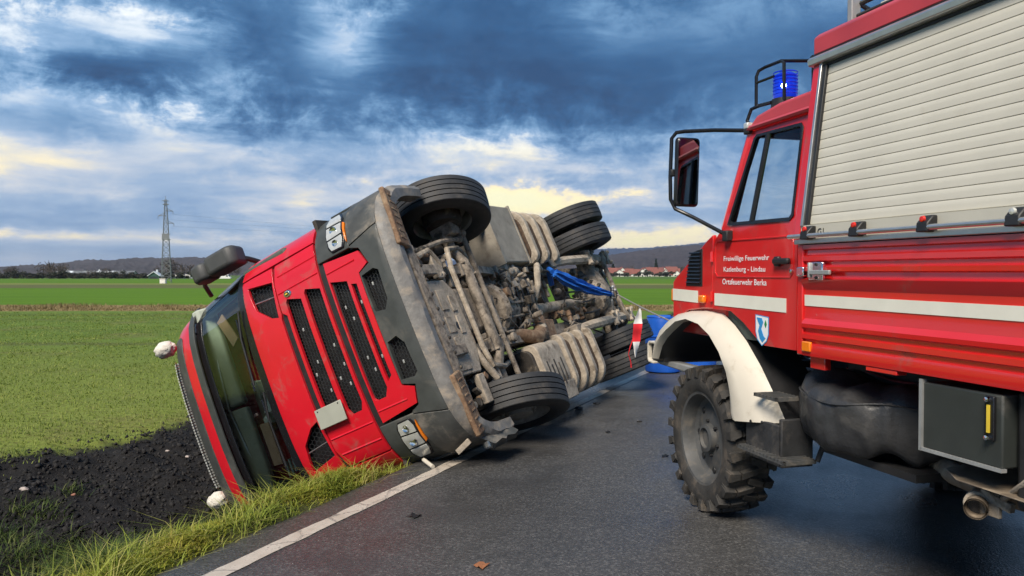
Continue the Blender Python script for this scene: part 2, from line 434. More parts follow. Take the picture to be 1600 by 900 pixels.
def vnoise(x, y, seed=0):
    x = np.asarray(x, float); y = np.asarray(y, float)
    xi = np.floor(x).astype(np.int64); yi = np.floor(y).astype(np.int64); xf = x - xi; yf = y - yi
    def h(a, b):
        n = (a * 374761393 + b * 668265263 + seed * 974634521) & 0xffffffff
        n = ((n ^ (n >> 13)) * 1274126177) & 0xffffffff
        return ((n ^ (n >> 16)) & 0xffff) / 65535.0
    u = xf * xf * (3 - 2 * xf); v = yf * yf * (3 - 2 * yf)
    return (h(xi, yi) * (1 - u) + h(xi + 1, yi) * u) * (1 - v) + (h(xi, yi + 1) * (1 - u) + h(xi + 1, yi + 1) * u) * v
def fbm(x, y, o=4, seed=0):
    s = 0; a = 0.5
    for i in range(o): s = s + a * (vnoise(x * 2 ** i, y * 2 ** i, seed + i) - 0.5); a *= 0.55
    return s
def sstep(a, b, x):
    t = np.clip((x - a) / (b - a), 0, 1); return t * t * (3 - 2 * t)
PL = [-9000, -30, -9, -6.2, -4.8, -4.4, -4.1, 3.38, 3.52, 3.66, 3.84, 4.15, 4.6, 5.2, 6.0, 6.7, 7.5, 8.3, 9.2, 14, 9000]
PZ = [-.35, -.35, -.4, -.6, 0, .02, -.07, -.07, -.02, .015, -.01, -.22, -.62, -.95, -.95, -.80, -.56, -.37, -.31, -.33, -.33]
def soil_edge(e): return 8.25 + 0.9 * fbm(e * 0.35, e * 0 + 3.3, 3, 11)
def height(l, e):
    l = np.asarray(l, float); e = np.asarray(e, float)
    Y = SE * l + CE * e
    z = np.interp(l, PL, PZ)
    z = z - np.clip(Y - 50, 0, 2500) * 0.0030
    off = sstep(3.4, 3.7, l) + sstep(-4.2, -4.5, l)
    soil = sstep(4.1, 4.6, l) * sstep(8.7, 8.0, l)
    z = z + off * (fbm(l * 1.3, e * 1.3, 4, 1) * 0.07)
    z = z + soil * (fbm(l * 3.0, e * 3.0, 4, 5) * 0.22)
    z = z - 0.40 * sstep(5.15, 5.7, e) * sstep(9.0, 7.6, e) * sstep(3.45, 3.9, l) * sstep(6.6, 5.8, l)
    z = z - 0.30 * sstep(6.2, 6.8, e) * sstep(14, 12.0, e) * sstep(3.5, 3.9, l) * sstep(5.6, 4.8, l)
    return z
def grow(a, b, step, k, far):
    out = [a]; s = step
    while out[-1] < b: out.append(out[-1] + step)
    while out[-1] < far: s *= k; out.append(out[-1] + s)
    return out
Ls = sorted(set([-v for v in grow(4.1, 4.8, 0.1, 1.35, 7000)] + list(np.arange(-4.0, 3.4, 1.2)) + grow(3.36, 9.0, 0.06, 1.16, 7000)))
Es = sorted(set([-v for v in grow(0.0, 0.5, 0.25, 1.5, 400)] + grow(0.0, 13.0, 0.07, 1.13, 7500)))
LL, EE = np.meshgrid(Ls, Es, indexing='ij'); ZZ = height(LL, EE)
V = np.stack([-CE * LL + SE * EE, SE * LL + CE * EE, ZZ], -1).reshape(-1, 3)
nl, ne = LL.shape; ii = np.arange(nl * ne).reshape(nl, ne)
F = np.stack([ii[:-1, :-1], ii[:-1, 1:], ii[1:, 1:], ii[1:, :-1]], -1).reshape(-1, 4)

mg = bpy.data.materials.new('field and soil'); mg.use_nodes = True; T = NT(mg.node_tree); b = T.n['Principled BSDF']
P = T.node('ShaderNodeTexCoord').outputs['Object']; X_, Y_, Z_ = T.sep(P)
l_ = T.math('ADD', T.math('MULTIPLY', X_, -CE), T.math('MULTIPLY', Y_, SE))
nz = T.noise(P, 0.9, 5, 0.6); nf = T.noise(P, 14, 6, 0.7); nm = T.noise(P, 3.2, 5, 0.6)
stretch = T.noise(T.comb(T.math('MULTIPLY', X_, 0.03), T.math('MULTIPLY', Y_, 0.55), 0.0), 1.0, 5, 0.6, 0.2)
field = T.ramp(nf, [(0.30, (0.13, 0.118, 0.042)), (0.45, (0.165, 0.195, 0.038)), (0.62, (0.20, 0.25, 0.048)), (0.8, (0.25, 0.28, 0.07))])
field = T.mix(T.smooth(Y_, 9.0, 26.0), field, T.ramp(T.math('ADD', T.math('MULTIPLY', nf, 0.4), T.math('MULTIPLY', stretch, 0.6)), [(0.35, (0.088, 0.128, 0.022)), (0.55, (0.118, 0.185, 0.028)), (0.72, (0.145, 0.20, 0.036))]))
field = T.mix(T.smooth(T.noise(P, 0.35, 5, 0.65), 0.52, 0.70, 0.0, 0.55), field, (0.17, 0.145, 0.06))
tram = T.math('MULTIPLY', T.smooth(T.math('ABSOLUTE', T.math('SUBTRACT', T.math('ADD', Y_, T.math('MULTIPLY', nz, 0.8)), 21.5)), 0.7, 0.2), 0.5)
field = T.mix(tram, field, (0.085, 0.08, 0.035))
dry = T.ramp(nm, [(0.3, (0.20, 0.13, 0.055)), (0.7, (0.34, 0.25, 0.11))])
green2 = T.ramp(stretch, [(0.3, (0.066, 0.145, 0.004)), (0.7, (0.105, 0.205, 0.006))])
olive = T.ramp(stretch, [(0.3, (0.075, 0.085, 0.028)), (0.7, (0.14, 0.15, 0.045))])
Yn = T.math('ADD', Y_, T.math('MULTIPLY', T.math('SUBTRACT', nz, 0.5), 1.2))
Yl = T.math('ADD', Y_, T.math('MULTIPLY', X_, 0.04))
c = T.mix(T.smooth(Yn, 38.5, 39.5), field, dry)
c = T.mix(T.smooth(Yn, 45.5, 46.5), c, green2)
c = T.mix(T.math('MULTIPLY', T.smooth(Yl, 98, 100), T.smooth(Yl, 134, 130)), c, olive)
c = T.mix(T.math('MULTIPLY', T.smooth(Yl, 134, 136), T.smooth(Yl, 152, 148)), c, (0.20, 0.20, 0.06))
c = T.mix(T.smooth(Y_, 260, 330), c, T.ramp(T.noise(P, 0.02, 4, 0.6), [(0.3, (0.055, 0.11, 0.016)), (0.7, (0.11, 0.17, 0.035))]))
soilc = T.ramp(nf, [(0.25, (0.007, 0.007, 0.0075)), (0.6, (0.021, 0.020, 0.020)), (0.85, (0.048, 0.044, 0.041))])
ln = T.math('ADD', l_, T.math('MULTIPLY', T.math('SUBTRACT', nz, 0.5), 1.1))
c = T.mix(T.smooth(ln, 8.40, 8.12), c, soilc)
verge = T.ramp(nm, [(0.3, (0.040, 0.050, 0.014)), (0.7, (0.085, 0.085, 0.030))])
c = T.mix(T.smooth(T.math('ADD', l_, T.math('MULTIPLY', T.math('SUBTRACT', nm, 0.5), 0.5)), 4.12, 3.95), c, verge)
c = T.mix(T.smooth(l_, -4.3, -4.4), c, verge)
c = T.mix(T.smooth(l_, -7.0, -8.0), c, green2)
T.put(b.inputs['Base Color'], c); b.inputs['Roughness'].default_value = 0.9; b.inputs['Specular IOR Level'].default_value = 0.2
bn = T.node('ShaderNodeBump'); bn.inputs['Strength'].default_value = 0.7; bn.inputs['Distance'].default_value = 0.05
T.put(bn.inputs['Height'], nf); T.link(bn.outputs[0], b.inputs['Normal'])
g = raw('ground', V, F, mg, True); tag(g, 'flat farmland with a dark soil ditch and green fields', None, kind='structure')

# ---- road
ma = bpy.data.materials.new('wet asphalt'); ma.use_nodes = True; T = NT(ma.node_tree); b = T.n['Principled BSDF']
P = T.node('ShaderNodeTexCoord').outputs['Object']
X_, Y_, Z_ = T.sep(P)
l_ = T.math('ADD', T.math('MULTIPLY', X_, -CE), T.math('MULTIPLY', Y_, SE)); e_ = T.math('ADD', T.math('MULTIPLY', X_, SE), T.math('MULTIPLY', Y_, CE))
agg = T.voronoi(P, 84); aggc = T.voronoi(P, 84, out='Color'); ag2 = T.noise(P, 150, 3, 0.7)
patch_ = T.noise(P, 0.55, 5, 0.6, 0.3); streak = T.noise(T.comb(T.math('MULTIPLY', l_, 1.6), T.math('MULTIPLY', e_, 0.22), 0.0), 1.0, 5, 0.6)
ar, agc, ab = T.sep(aggc)
base = T.ramp(ar, [(0.0, (0.028, 0.028, 0.028)), (0.5, (0.070, 0.069, 0.067)), (0.8, (0.108, 0.106, 0.102)), (1.0, (0.21, 0.205, 0.195))])
base = T.mix(T.smooth(patch_, 0.35, 0.7, 0.0, 0.5), base, T.mix(1.0, base, (0.6, 0.6, 0.6), 'MULTIPLY'))
base = T.mix(T.smooth(streak, 0.58, 0.75, 0.0, 0.35), base, (0.10, 0.095, 0.085))
oil = T.math('MULTIPLY', T.smooth(T.math('ABSOLUTE', T.math('SUBTRACT', l_, 2.6)), 0.9, 0.1), T.smooth(T.noise(P, 1.3, 5, 0.65), 0.45, 0.62))
base = T.mix(T.math('MULTIPLY', oil, 0.6), base, (0.018, 0.017, 0.017))
pinkd = T.math('MULTIPLY', T.smooth(T.noise(P, 2.1, 5, 0.7), 0.60, 0.70), T.smooth(T.math('ABSOLUTE', T.math('SUBTRACT', l_, 2.95)), 0.35, 0.1))
base = T.mix(T.math('MULTIPLY', T.math('MULTIPLY', pinkd, T.smooth(e_, 6.5, 8.0)), 0.3), base, (0.14, 0.08, 0.07))
scuff = T.math('MULTIPLY', T.smooth(T.noise(T.comb(T.math('MULTIPLY', X_, 0.7), T.math('MULTIPLY', Y_, 9.0), 2.0), 1.0, 5, 0.65), 0.66, 0.74), T.smooth(T.noise(P, 0.9, 3, 0.5), 0.52, 0.62))
base = T.mix(T.math('MULTIPLY', scuff, 0.35), base, (0.30, 0.27, 0.22))
base = T.mix(0.5, base, T.ramp(patch_, [(0.3, (0.082, 0.080, 0.077)), (0.7, (0.050, 0.049, 0.048))]))
T.put(b.inputs['Base Color'], base)
wet = T.smooth(T.math('ADD', T.math('MULTIPLY', patch_, 0.6), T.math('MULTIPLY', streak, 0.4)), 0.36, 0.62)
T.put(b.inputs['Roughness'], T.math('ADD', T.math('MULTIPLY', wet, -0.30), 0.56)); b.inputs['Specular IOR Level'].default_value = 0.5
bn = T.node('ShaderNodeBump'); bn.inputs['Strength'].default_value = 0.55; bn.inputs['Distance'].default_value = 0.004
T.put(bn.inputs['Height'], T.math('ADD', agg, T.math('MULTIPLY', ag2, 0.5))); T.link(bn.outputs[0], b.inputs['Normal'])
es = np.array(sorted(set(list(np.arange(-30, 0, 3.0)) + list(np.arange(0, 16, 0.05)) + grow(16, 16.1, 0.2, 1.2, 900))))
left = 3.50 + 0.06 * fbm(es * 3.1, es * 0, 4, 3) + 0.05 * fbm(es * 0.6, es * 0 + 9, 2, 4)
def cols(ls_, zs_):
    return np.stack([np.stack([-CE * l + SE * es, SE * l + CE * es, np.zeros_like(es) + z - np.clip(SE * l + CE * es - 50, 0, 2500) * 0.0030], -1) for l, z in zip(ls_, zs_)], 0)
A = cols([left + 0.02, left, left - 0.06, 1.5 + 0 * es, 0 * es, -2 + 0 * es, -4.3 + 0 * es], [-0.09, -0.012, 0, 0, 0, 0, 0])
n0, n1 = A.shape[:2]; ii = np.arange(n0 * n1).reshape(n0, n1)
F = np.stack([ii[:-1, :-1], ii[1:, :-1], ii[1:, 1:], ii[:-1, 1:]], -1).reshape(-1, 4)
road = raw('road', A.reshape(-1, 3), F, ma, True); tag(road, 'wet dark asphalt country road with a white edge line', None, kind='structure')
# painted edge line with ragged borders
ml = bpy.data.materials.new('worn road paint'); ml.use_nodes = True; T = NT(ml.node_tree); b = T.n['Principled BSDF']
P = T.node('ShaderNodeTexCoord').outputs['Object']
w1 = T.noise(P, 60, 5, 0.7); w2 = T.noise(P, 5, 5, 0.65)
crack = T.smooth(T.voronoi(T.vmath('ADD', P, T.vmath('SCALE', T.comb(w1, w2, 0.0), 0.12)), 3.2, 'DISTANCE_TO_EDGE'), 0.03, 0.0)
wear = T.math('MAXIMUM', T.smooth(T.math('ADD', T.math('MULTIPLY', w1, 0.6), T.math('MULTIPLY', w2, 0.4)), 0.53, 0.64), crack)
T.put(b.inputs['Base Color'], T.mix(T.math('MULTIPLY', wear, 0.7), T.ramp(w2, [(0.3, (0.42, 0.36, 0.29)), (0.7, (0.60, 0.54, 0.46))]), (0.09, 0.088, 0.085)))
b.inputs['Roughness'].default_value = 0.5
bn = T.node('ShaderNodeBump'); bn.inputs['Strength'].default_value = 0.4; bn.inputs['Distance'].default_value = 0.004
T.put(bn.inputs['Height'], w1); T.link(bn.outputs[0], b.inputs['Normal'])
lw = 3.17 + 0.03 * fbm(es * 0.3, es * 0, 2, 8)
A = cols([lw + 0.058 + 0.022 * fbm(es * 5, es * 0, 3, 21), lw, lw - 0.058 + 0.022 * fbm(es * 5, es * 0 + 4, 3, 22)], [0.004, 0.0045, 0.004])
n0, n1 = A.shape[:2]; ii = np.arange(n0 * n1).reshape(n0, n1)
F = np.stack([ii[:-1, :-1], ii[1:, :-1], ii[1:, 1:], ii[:-1, 1:]], -1).reshape(-1, 4)
ln_o = raw('edge_line', A.reshape(-1, 3), F, ml, True, parent=road)

# ---- blades
def bladesmat(name, stops, rough=0.6):
    m = bpy.data.materials.new(name); m.use_nodes = True; T = NT(m.node_tree); b = T.n['Principled BSDF']
    rnd = T.node('ShaderNodeNewGeometry').outputs['Random Per Island']
    P = T.node('ShaderNodeTexCoord').outputs['Object']
    big = T.noise(P, 1.6, 3, 0.6)
    f = T.math('ADD', T.math('MULTIPLY', rnd, 0.55), T.math('MULTIPLY', T.smooth(big, 0.3, 0.7), 0.45))
    T.put(b.inputs['Base Color'], T.ramp(f, stops)); b.inputs['Roughness'].default_value = rough
    b.inputs['Specular IOR Level'].default_value = 0.25
    tl = T.node('ShaderNodeBsdfTranslucent'); T.put(tl.inputs[0], T.ramp(f, stops))
    mx = T.node('ShaderNodeMixShader'); mx.inputs[0].default_value = 0.25
    T.link(b.outputs[0], mx.inputs[1]); T.link(tl.outputs[0], mx.inputs[2]); T.link(mx.outputs[0], T.n['Material Output'].inputs[0])
    return m
def blades(name, pts, h, w, lean, material, dirs=None):
    n = len(pts); th = np.random.rand(n) * 2 * pi if dirs is None else dirs
    fx, fy = np.cos(th), np.sin(th); sx, sy = -fy, fx
    h = h * (0.6 + 0.8 * np.random.rand(n)); le_ = lean * (0.2 + 1.3 * np.random.rand(n)) * h
    ww = w * (0.7 + 0.6 * np.random.rand(n))
    def pt(t, side, k):
        off = le_ * t * t
        zz = h * t * (1 - 0.25 * t * np.clip(le_ / h, 0, 1.2))
        return np.stack([pts[:, 0] + fx * off + sx * side * ww * k, pts[:, 1] + fy * off + sy * side * ww * k, pts[:, 2] + zz], -1)
    V = np.stack([pt(0, -.5, 1), pt(0, .5, 1), pt(.55, -.5, .8), pt(.55, .5, .8), pt(1, 0, 0)], 1).reshape(-1, 3)
    b0 = (np.arange(n) * 5)[:, None]
    F = np.concatenate([b0 + np.array([[0, 1, 2]]), b0 + np.array([[1, 3, 2]]), b0 + np.array([[2, 3, 4]])], 0)
    return raw(name, V, F, material)
def scatter_le(n, l0, l1, e0, e1, epow=1.0, keep=None):
    l = l0 + (l1 - l0) * np.random.rand(n); e = e0 + (e1 - e0) * np.random.rand(n) ** epow
    if keep is not None:
        k = keep(l, e); l, e = l[k], e[k]
    return l, e
def onground(l, e, dz=-0.01): return np.stack([-CE * l + SE * e, SE * l + CE * e, height(l, e) + dz], -1)
M_verge = bladesmat('verge grass', [(0.05, (0.050, 0.075, 0.014)), (0.3, (0.15, 0.19, 0.022)), (0.55, (0.26, 0.29, 0.032)), (0.75, (0.38, 0.36, 0.05)), (0.92, (0.40, 0.34, 0.09)), (1.0, (0.30, 0.18, 0.07))])
M_straw = bladesmat('long pale blades', [(0.1, (0.13, 0.19, 0.022)), (0.5, (0.29, 0.34, 0.05)), (0.9, (0.46, 0.40, 0.14))])
M_weed = bladesmat('ditch weeds', [(0.1, (0.030, 0.055, 0.014)), (0.5, (0.075, 0.12, 0.025)), (0.9, (0.17, 0.18, 0.06))])
M_crop = bladesmat('young crop', [(0.1, (0.13, 0.185, 0.026)), (0.5, (0.20, 0.26, 0.040)), (0.9, (0.31, 0.33, 0.09))])
M_dry = bladesmat('dry grass', [(0.1, (0.13, 0.105, 0.04)), (0.5, (0.25, 0.195, 0.085)), (0.9, (0.38, 0.30, 0.15))])
def not_truck(l, e): return ~((e > 5.25) & (e < 11.6) & (l > 3.0)) | ((e < 6.15) & (l < 3.72 - 0.22 * (e - 5.25)))
def clump(l, e):
    k = vnoise(l * 4.5, e * 4.5, 31) * 0.6 + vnoise(l * 1.7, e * 1.7, 33) * 0.5
    edge = np.minimum(sstep(3.42, 3.62, l + 0.12 * (vnoise(e * 3, e * 0, 40) - .5)), sstep(4.18, 3.86, l))
    return (np.random.rand(len(l)) < np.clip(k * 1.3 - 0.1, 0.05, 1) * edge) & not_truck(l, e)
l, e = scatter_le(95000, 3.40, 4.2, 2.3, 6.2, 1.0, clump)
hh = 0.028 + 0.070 * vnoise(l * 3.2, e * 3.2, 50) ** 1.6 * sstep(3.48, 3.7, l)
tag(blades('verge_grass', onground(l, e), hh, 0.0075, 1.1, M_verge), 'lush yellow green grass verge between road and ditch', 'grass', kind='stuff')
l, e = scatter_le(3500, 3.46, 4.15, 2.3, 5.6, 1.0, lambda l, e: not_truck(l, e) & (np.random.rand(len(l)) < np.clip(vnoise(l * 5, e * 5, 77) * 2.4 - 0.75, 0, 1)))
tag(blades('long_grass', onground(l, e), 0.10 + 0.08 * vnoise(l * 4, e * 4, 78), 0.006, 1.6, M_straw), 'longer arching pale blades standing out of the grass verge', 'grass', kind='stuff')
l, e = scatter_le(9000, 3.5, 4.5, 11.6, 40, 1.6)
tag(blades('far_verge_grass', onground(l, e), 0.18 + 0 * l, 0.012, 0.8, M_verge), 'grass verge continuing along the road behind the overturned lorry', 'grass', kind='stuff')
l, e = scatter_le(30000, 3.95, 5.2, 1.6, 4.8, 1.0, lambda l, e: (np.random.rand(len(l)) < np.clip(vnoise(l * 2.2, e * 2.2, 61) * 2.6 - 1.05, 0, 1) * sstep(4.2, 2.9, e + 0.4 * l - 1.9)))
tag(blades('ditch_weeds', onground(l, e), 0.13 + 0.10 * vnoise(l * 3, e * 3, 5), 0.006, 1.1, M_weed), 'dark weeds growing down the ditch bank in the bottom left corner', 'weeds', kind='stuff')
def ground_at(px, py):
    u = (px - 800) / 1200; v = (425 - py) / 1200; D = 2.0
    while D < 60:
        if CAM_H + v * D < float(height(*to_le(u * D, D))): break
        D += 0.02
    return to_le(u * D, D)
LW, EW = [], []
for px, py, n_, sp in [(a_, b_, int(c_ * .38), d_ * .5) for a_, b_, c_, d_ in [(25, 800, 260, .16), (62, 812, 320, .18), (20, 850, 420, .2), (75, 868, 420, .22), (115, 872, 300, .18), (110, 770, 160, .10), (40, 888, 420, .22), (5, 880, 300, .2), (150, 890, 220, .15), (-30, 850, 300, .25), (10, 712, 120, .2)]]:
    l0, e0 = ground_at(px, py); LW.append(l0 + sp * np.random.randn(n_)); EW.append(e0 + sp * np.random.randn(n_))
l = np.concatenate(LW); e = np.concatenate(EW)
tag(blades('ditch_tufts', onground(l, e), 0.06 + 0.08 * np.random.rand(len(l)), 0.007, 1.3, M_weed), 'clumps of green weeds growing out of the dark soil at the lower left', 'weeds', kind='stuff')
# crop in the near field
n = 120000
Yc = 6.0 + 31 * np.random.rand(n) ** 1.45; Xc = -Yc * (0.30 + 0.50 * np.random.rand(n))
l, e = to_le(Xc, Yc)
row = np.abs(((l * 0.35 + e) / 0.16) % 1 - 0.5)
k = (l > soil_edge(e) + 0.45 * (np.random.rand(n) - .5)) & (row < 0.30) & (np.random.rand(n) < 0.35 + 0.9 * vnoise(l * 0.8, e * 0.8, 71))
l, e = l[k], e[k]; Yk = SE * l + CE * e
tag(blades('field_crop', onground(l, e, -0.005), 0.035 + 0.02 * np.random.rand(len(l)), 0.0045 + 0.0005 * Yk, 1.0, M_crop), 'short young green crop on the field beyond the ditch', 'crop', kind='stuff')
# dry strip between the two fields
n = 26000
Xc = -45 + 62 * np.random.rand(n); Yc = 39.0 + 5.5 * np.random.rand(n); l, e = to_le(Xc, Yc)
k = (l > 9) & (np.random.rand(n) < 0.25 + vnoise(Xc * 0.35, Yc * 0.35, 3)); l, e = l[k], e[k]
tag(blades('dry_grass_strip', onground(l, e), 0.06 + 0.20 * vnoise(l * .4, e * .4, 9) ** 1.5, 0.03, 0.8, M_dry), 'strip of dry brown grass dividing the two green fields', 'grass', kind='stuff')
# soil clods
M_soil = mat('dark soil clods', (0.026, 0.025, 0.025), 0.9, var=0.7, scale=9, spec=0.2)
n = 28000
l = 4.0 + 4.5 * np.random.rand(n); e = -0.5 + 11 * np.random.rand(n)
k = (l < soil_edge(e) + 0.25 * np.random.randn(n)) & (l > 4.05 + 0.25 * np.random.rand(n)); l, e = l[k], e[k]; n = len(l)
base = onground(l, e, 0.0); r = 0.008 + 0.026 * np.random.rand(n) ** 2.4
dirs = np.array([[1, 0, 0], [-1, 0, 0], [0, 1, 0], [0, -1, 0], [0, 0, 1], [0, 0, -1]], float)
V = base[:, None, :] + dirs[None] * r[:, None, None] * (0.6 + 0.8 * np.random.rand(n, 6, 1)) + 0.35 * r[:, None, None] * np.random.randn(n, 6, 3)
o8 = np.array([[0, 2, 4], [2, 1, 4], [1, 3, 4], [3, 0, 4], [2, 0, 5], [1, 2, 5], [3, 1, 5], [0, 3, 5]])
F = (np.arange(n)[:, None, None] * 6 + o8[None]).reshape(-1, 3)
tag(raw('soil_clods', V.reshape(-1, 3), F, M_soil), 'loose clods of dark tilled soil in the ditch', 'soil', kind='stuff')

# ---- small loose things
def stone(px, py, z, r, label, m):
    D = (CAM_H - z) * 1200 / (py - 425); s_ = MB().ball((0, 0, 0), r, 8, 5, (1.2, .9, .6), 0.25)
    o = obj('stone', s_, m); o.location = ((px - 800) / 1200 * D, D, z + r * 0.4); tag(o, label, 'stone'); return o
M_stone = mat('pale stone', (0.42, 0.36, 0.32), 0.8, var=0.25, scale=30)
M_stone2 = mat('reddish stone', (0.30, 0.14, 0.09), 0.8, var=0.25, scale=30)
stone(33, 768, -0.47, 0.035, 'pale stone lying on the dark soil at the far left', M_stone)
stone(259, 707, -0.42, 0.022, 'small pale stone on the soil just left of the lorry roof', M_stone)
stone(290, 716, -0.50, 0.022, 'broken pale stone on the soil beside the roof light strip', M_stone)
stone(111, 776, -0.52, 0.020, 'small reddish stone in the middle of the dark soil', M_stone2)
M_leaf = mat('brown leaf', (0.30, 0.12, 0.05), 0.8, var=0.3, scale=60)
M_leafd = mat('wet black leaf', (0.012, 0.011, 0.010), 0.6, var=0.3, scale=60)
def leaf(px, py, r, m, label):
    D = CAM_H * 1200 / (py - 425); s_ = MB(); n = 9; pts = []
    for i in range(n):
        t = 2 * pi * i / n; k = r * (1 if i % 2 else 0.6); pts.append((math.cos(t) * k * 1.3, math.sin(t) * k, 0.012 + 0.008 * math.cos(3 * t)))
    s_.add(pts + [(p[0], p[1], p[2] - 0.004) for p in pts], [tuple(range(n)), tuple(range(2 * n - 1, n - 1, -1))] + [(i, (i + 1) % n, n + (i + 1) % n, n + i) for i in range(n)])
    o = obj('fallen_leaf', s_, m); o.location = ((px - 800) / 1200 * D, D, 0.0); o.rotation_euler = (0, 0, px); tag(o, label, 'leaf')
leaf(752, 889, 0.045, M_leaf, 'brown leaf on the road at the bottom edge')
leaf(647, 810, 0.045, M_leafd, 'flat black leaf on the asphalt near the white line')
leaf(1040, 715, 0.035, M_leafd, 'dark crumb of dirt on the road left of the muddy tyre')
leaf(950, 677, 0.03, M_leafd, 'dark speck on the road between the two vehicles')

# ---- far hills
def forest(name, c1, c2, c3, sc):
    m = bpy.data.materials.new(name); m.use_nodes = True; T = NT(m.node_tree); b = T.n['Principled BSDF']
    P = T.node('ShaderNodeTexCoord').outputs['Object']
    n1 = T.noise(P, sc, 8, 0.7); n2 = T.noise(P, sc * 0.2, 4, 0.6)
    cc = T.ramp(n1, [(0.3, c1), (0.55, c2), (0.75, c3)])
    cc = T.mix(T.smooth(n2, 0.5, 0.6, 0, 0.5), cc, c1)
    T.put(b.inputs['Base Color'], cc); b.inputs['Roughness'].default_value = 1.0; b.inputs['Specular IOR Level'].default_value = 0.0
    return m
def hill(name, label, ridge, D, foot, m, amp, seed):
    xs = np.arange(ridge[0][0], ridge[-1][0], 2.0); ys = np.interp(xs, [p[0] for p in ridge], [p[1] for p in ridge])
    rows = []; K = 46
    for k in range(K + 8):
        t = k / K
        if t <= 1: Dk = foot + (D - foot) * t; prof = t ** 0.85
        else: Dk = D + (t - 1) * D * 0.6; prof = 1 - (t - 1) * 2.0
        zc = CAM_H + (425 - ys) / 1200 * D
        z0 = -0.33 - min(max(foot - 50, 0), 2500) * 0.0030 - 3
        x = (xs - 800) / 1200 * Dk
        bump = amp * (fbm(x / 9.0, Dk / 9.0 + 0 * x, 3, seed) * 2.2 + fbm(x / 70.0, Dk / 90.0 + 0 * x, 3, seed + 5) * 1.5) * min(1, t * 4)
        rows.append(np.stack([x, Dk + 0 * x, z0 + (zc - z0) * prof + bump], -1))
    A = np.stack(rows); n0, n1 = A.shape[:2]; ii = np.arange(n0 * n1).reshape(n0, n1)
    F = np.stack([ii[:-1, :-1], ii[:-1, 1:], ii[1:, 1:], ii[1:, :-1]], -1).reshape(-1, 4)
    o = raw(name, A.reshape(-1, 3), F, m, False); tag(o, label, None, kind='structure')
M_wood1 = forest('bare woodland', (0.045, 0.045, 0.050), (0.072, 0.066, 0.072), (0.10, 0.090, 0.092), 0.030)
M_wood2 = forest('haze blue woodland', (0.030, 0.050, 0.10), (0.045, 0.070, 0.13), (0.06, 0.085, 0.15), 0.02)  # blue of distant haze is painted into this wood's colour
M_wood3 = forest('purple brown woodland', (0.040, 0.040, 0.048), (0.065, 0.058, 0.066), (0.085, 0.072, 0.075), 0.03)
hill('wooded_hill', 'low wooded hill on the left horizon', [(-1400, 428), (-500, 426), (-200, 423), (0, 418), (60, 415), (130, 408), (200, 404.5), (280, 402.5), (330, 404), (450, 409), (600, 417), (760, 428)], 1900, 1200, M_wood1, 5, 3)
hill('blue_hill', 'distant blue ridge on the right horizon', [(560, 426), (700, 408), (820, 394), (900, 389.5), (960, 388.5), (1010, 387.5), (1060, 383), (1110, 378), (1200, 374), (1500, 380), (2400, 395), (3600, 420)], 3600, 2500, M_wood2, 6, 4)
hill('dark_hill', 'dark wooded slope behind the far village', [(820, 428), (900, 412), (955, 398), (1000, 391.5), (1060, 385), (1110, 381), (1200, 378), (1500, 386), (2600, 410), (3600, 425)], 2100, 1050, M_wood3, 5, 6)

# ---- trees and bushes far away (real crowns of leaf-sized faces)
M_bark = mat('bark', (0.06, 0.045, 0.035), 0.9, var=0.3)
M_bush = bladesmat('dark far foliage', [(0.1, (0.030, 0.038, 0.026)), (0.5, (0.052, 0.056, 0.038)), (0.9, (0.095, 0.082, 0.06))], 0.9)
M_fir = bladesmat('fir foliage', [(0.1, (0.012, 0.024, 0.014)), (0.9, (0.03, 0.05, 0.026))], 0.9)
M_bare = bladesmat('bare twigs', [(0.1, (0.060, 0.048, 0.042)), (0.9, (0.13, 0.105, 0.09))], 0.9)
def crown_mesh(name, m, shape, n, leafs):
    k = 9; cs = np.random.randn(k, 3) * [0.30, 0.30, 0.22]
    idx = np.random.randint(0, k, n); d = np.random.randn(n, 3); d /= np.linalg.norm(d, axis=1)[:, None]
    p = cs[idx] + d * (0.28 * np.random.rand(n, 1) ** 0.4)
    if shape == 'cone':
        t = np.random.rand(n) ** 1.3; a = np.random.rand(n) * 2 * pi; rr = 0.34 * (1 - t) * (0.55 + 0.45 * np.random.rand(n))
        p = np.stack([rr * np.cos(a), rr * np.sin(a), t * 1.6 - 0.6], -1)
    u = np.random.randn(n, 3); u /= np.linalg.norm(u, axis=1)[:, None]; w = np.cross(u, np.random.randn(n, 3)); w /= np.linalg.norm(w, axis=1)[:, None]
    s_ = leafs * (0.5 + np.random.rand(n, 1))
    V = np.stack([p - u * s_, p + w * s_ * .7, p + u * s_, p - w * s_ * .7], 1).reshape(-1, 3)
    o = raw(name, V, np.arange(n * 4).reshape(-1, 4), m); me = o.data; bpy.data.objects.remove(o); return me
CR = {'bush': [crown_mesh('crown', M_bush, 'round', 700, 0.075) for _ in range(3)], 'bare': [crown_mesh('crown', M_bare, 'round', 900, 0.034) for _ in range(2)], 'fir': [crown_mesh('crown', M_fir, 'cone', 420, 0.09)]}
tm = MB().tube([(0, 0, 0), (0.03, 0.0, 0.35), (0, 0.02, 0.75)], [0.06, 0.045, 0.02], 6)
for a in range(5):
    t = a * 1.26; tm.tube([(0, 0, 0.3 + .06 * a), (0.16 * math.cos(t), 0.16 * math.sin(t), 0.52 + .06 * a), (0.30 * math.cos(t), 0.30 * math.sin(t), 0.72 + .04 * a)], [0.026, 0.018, 0.006], 5)
trunk0 = obj('trunk', tm, M_bark); TR = trunk0.data; bpy.data.objects.remove(trunk0)
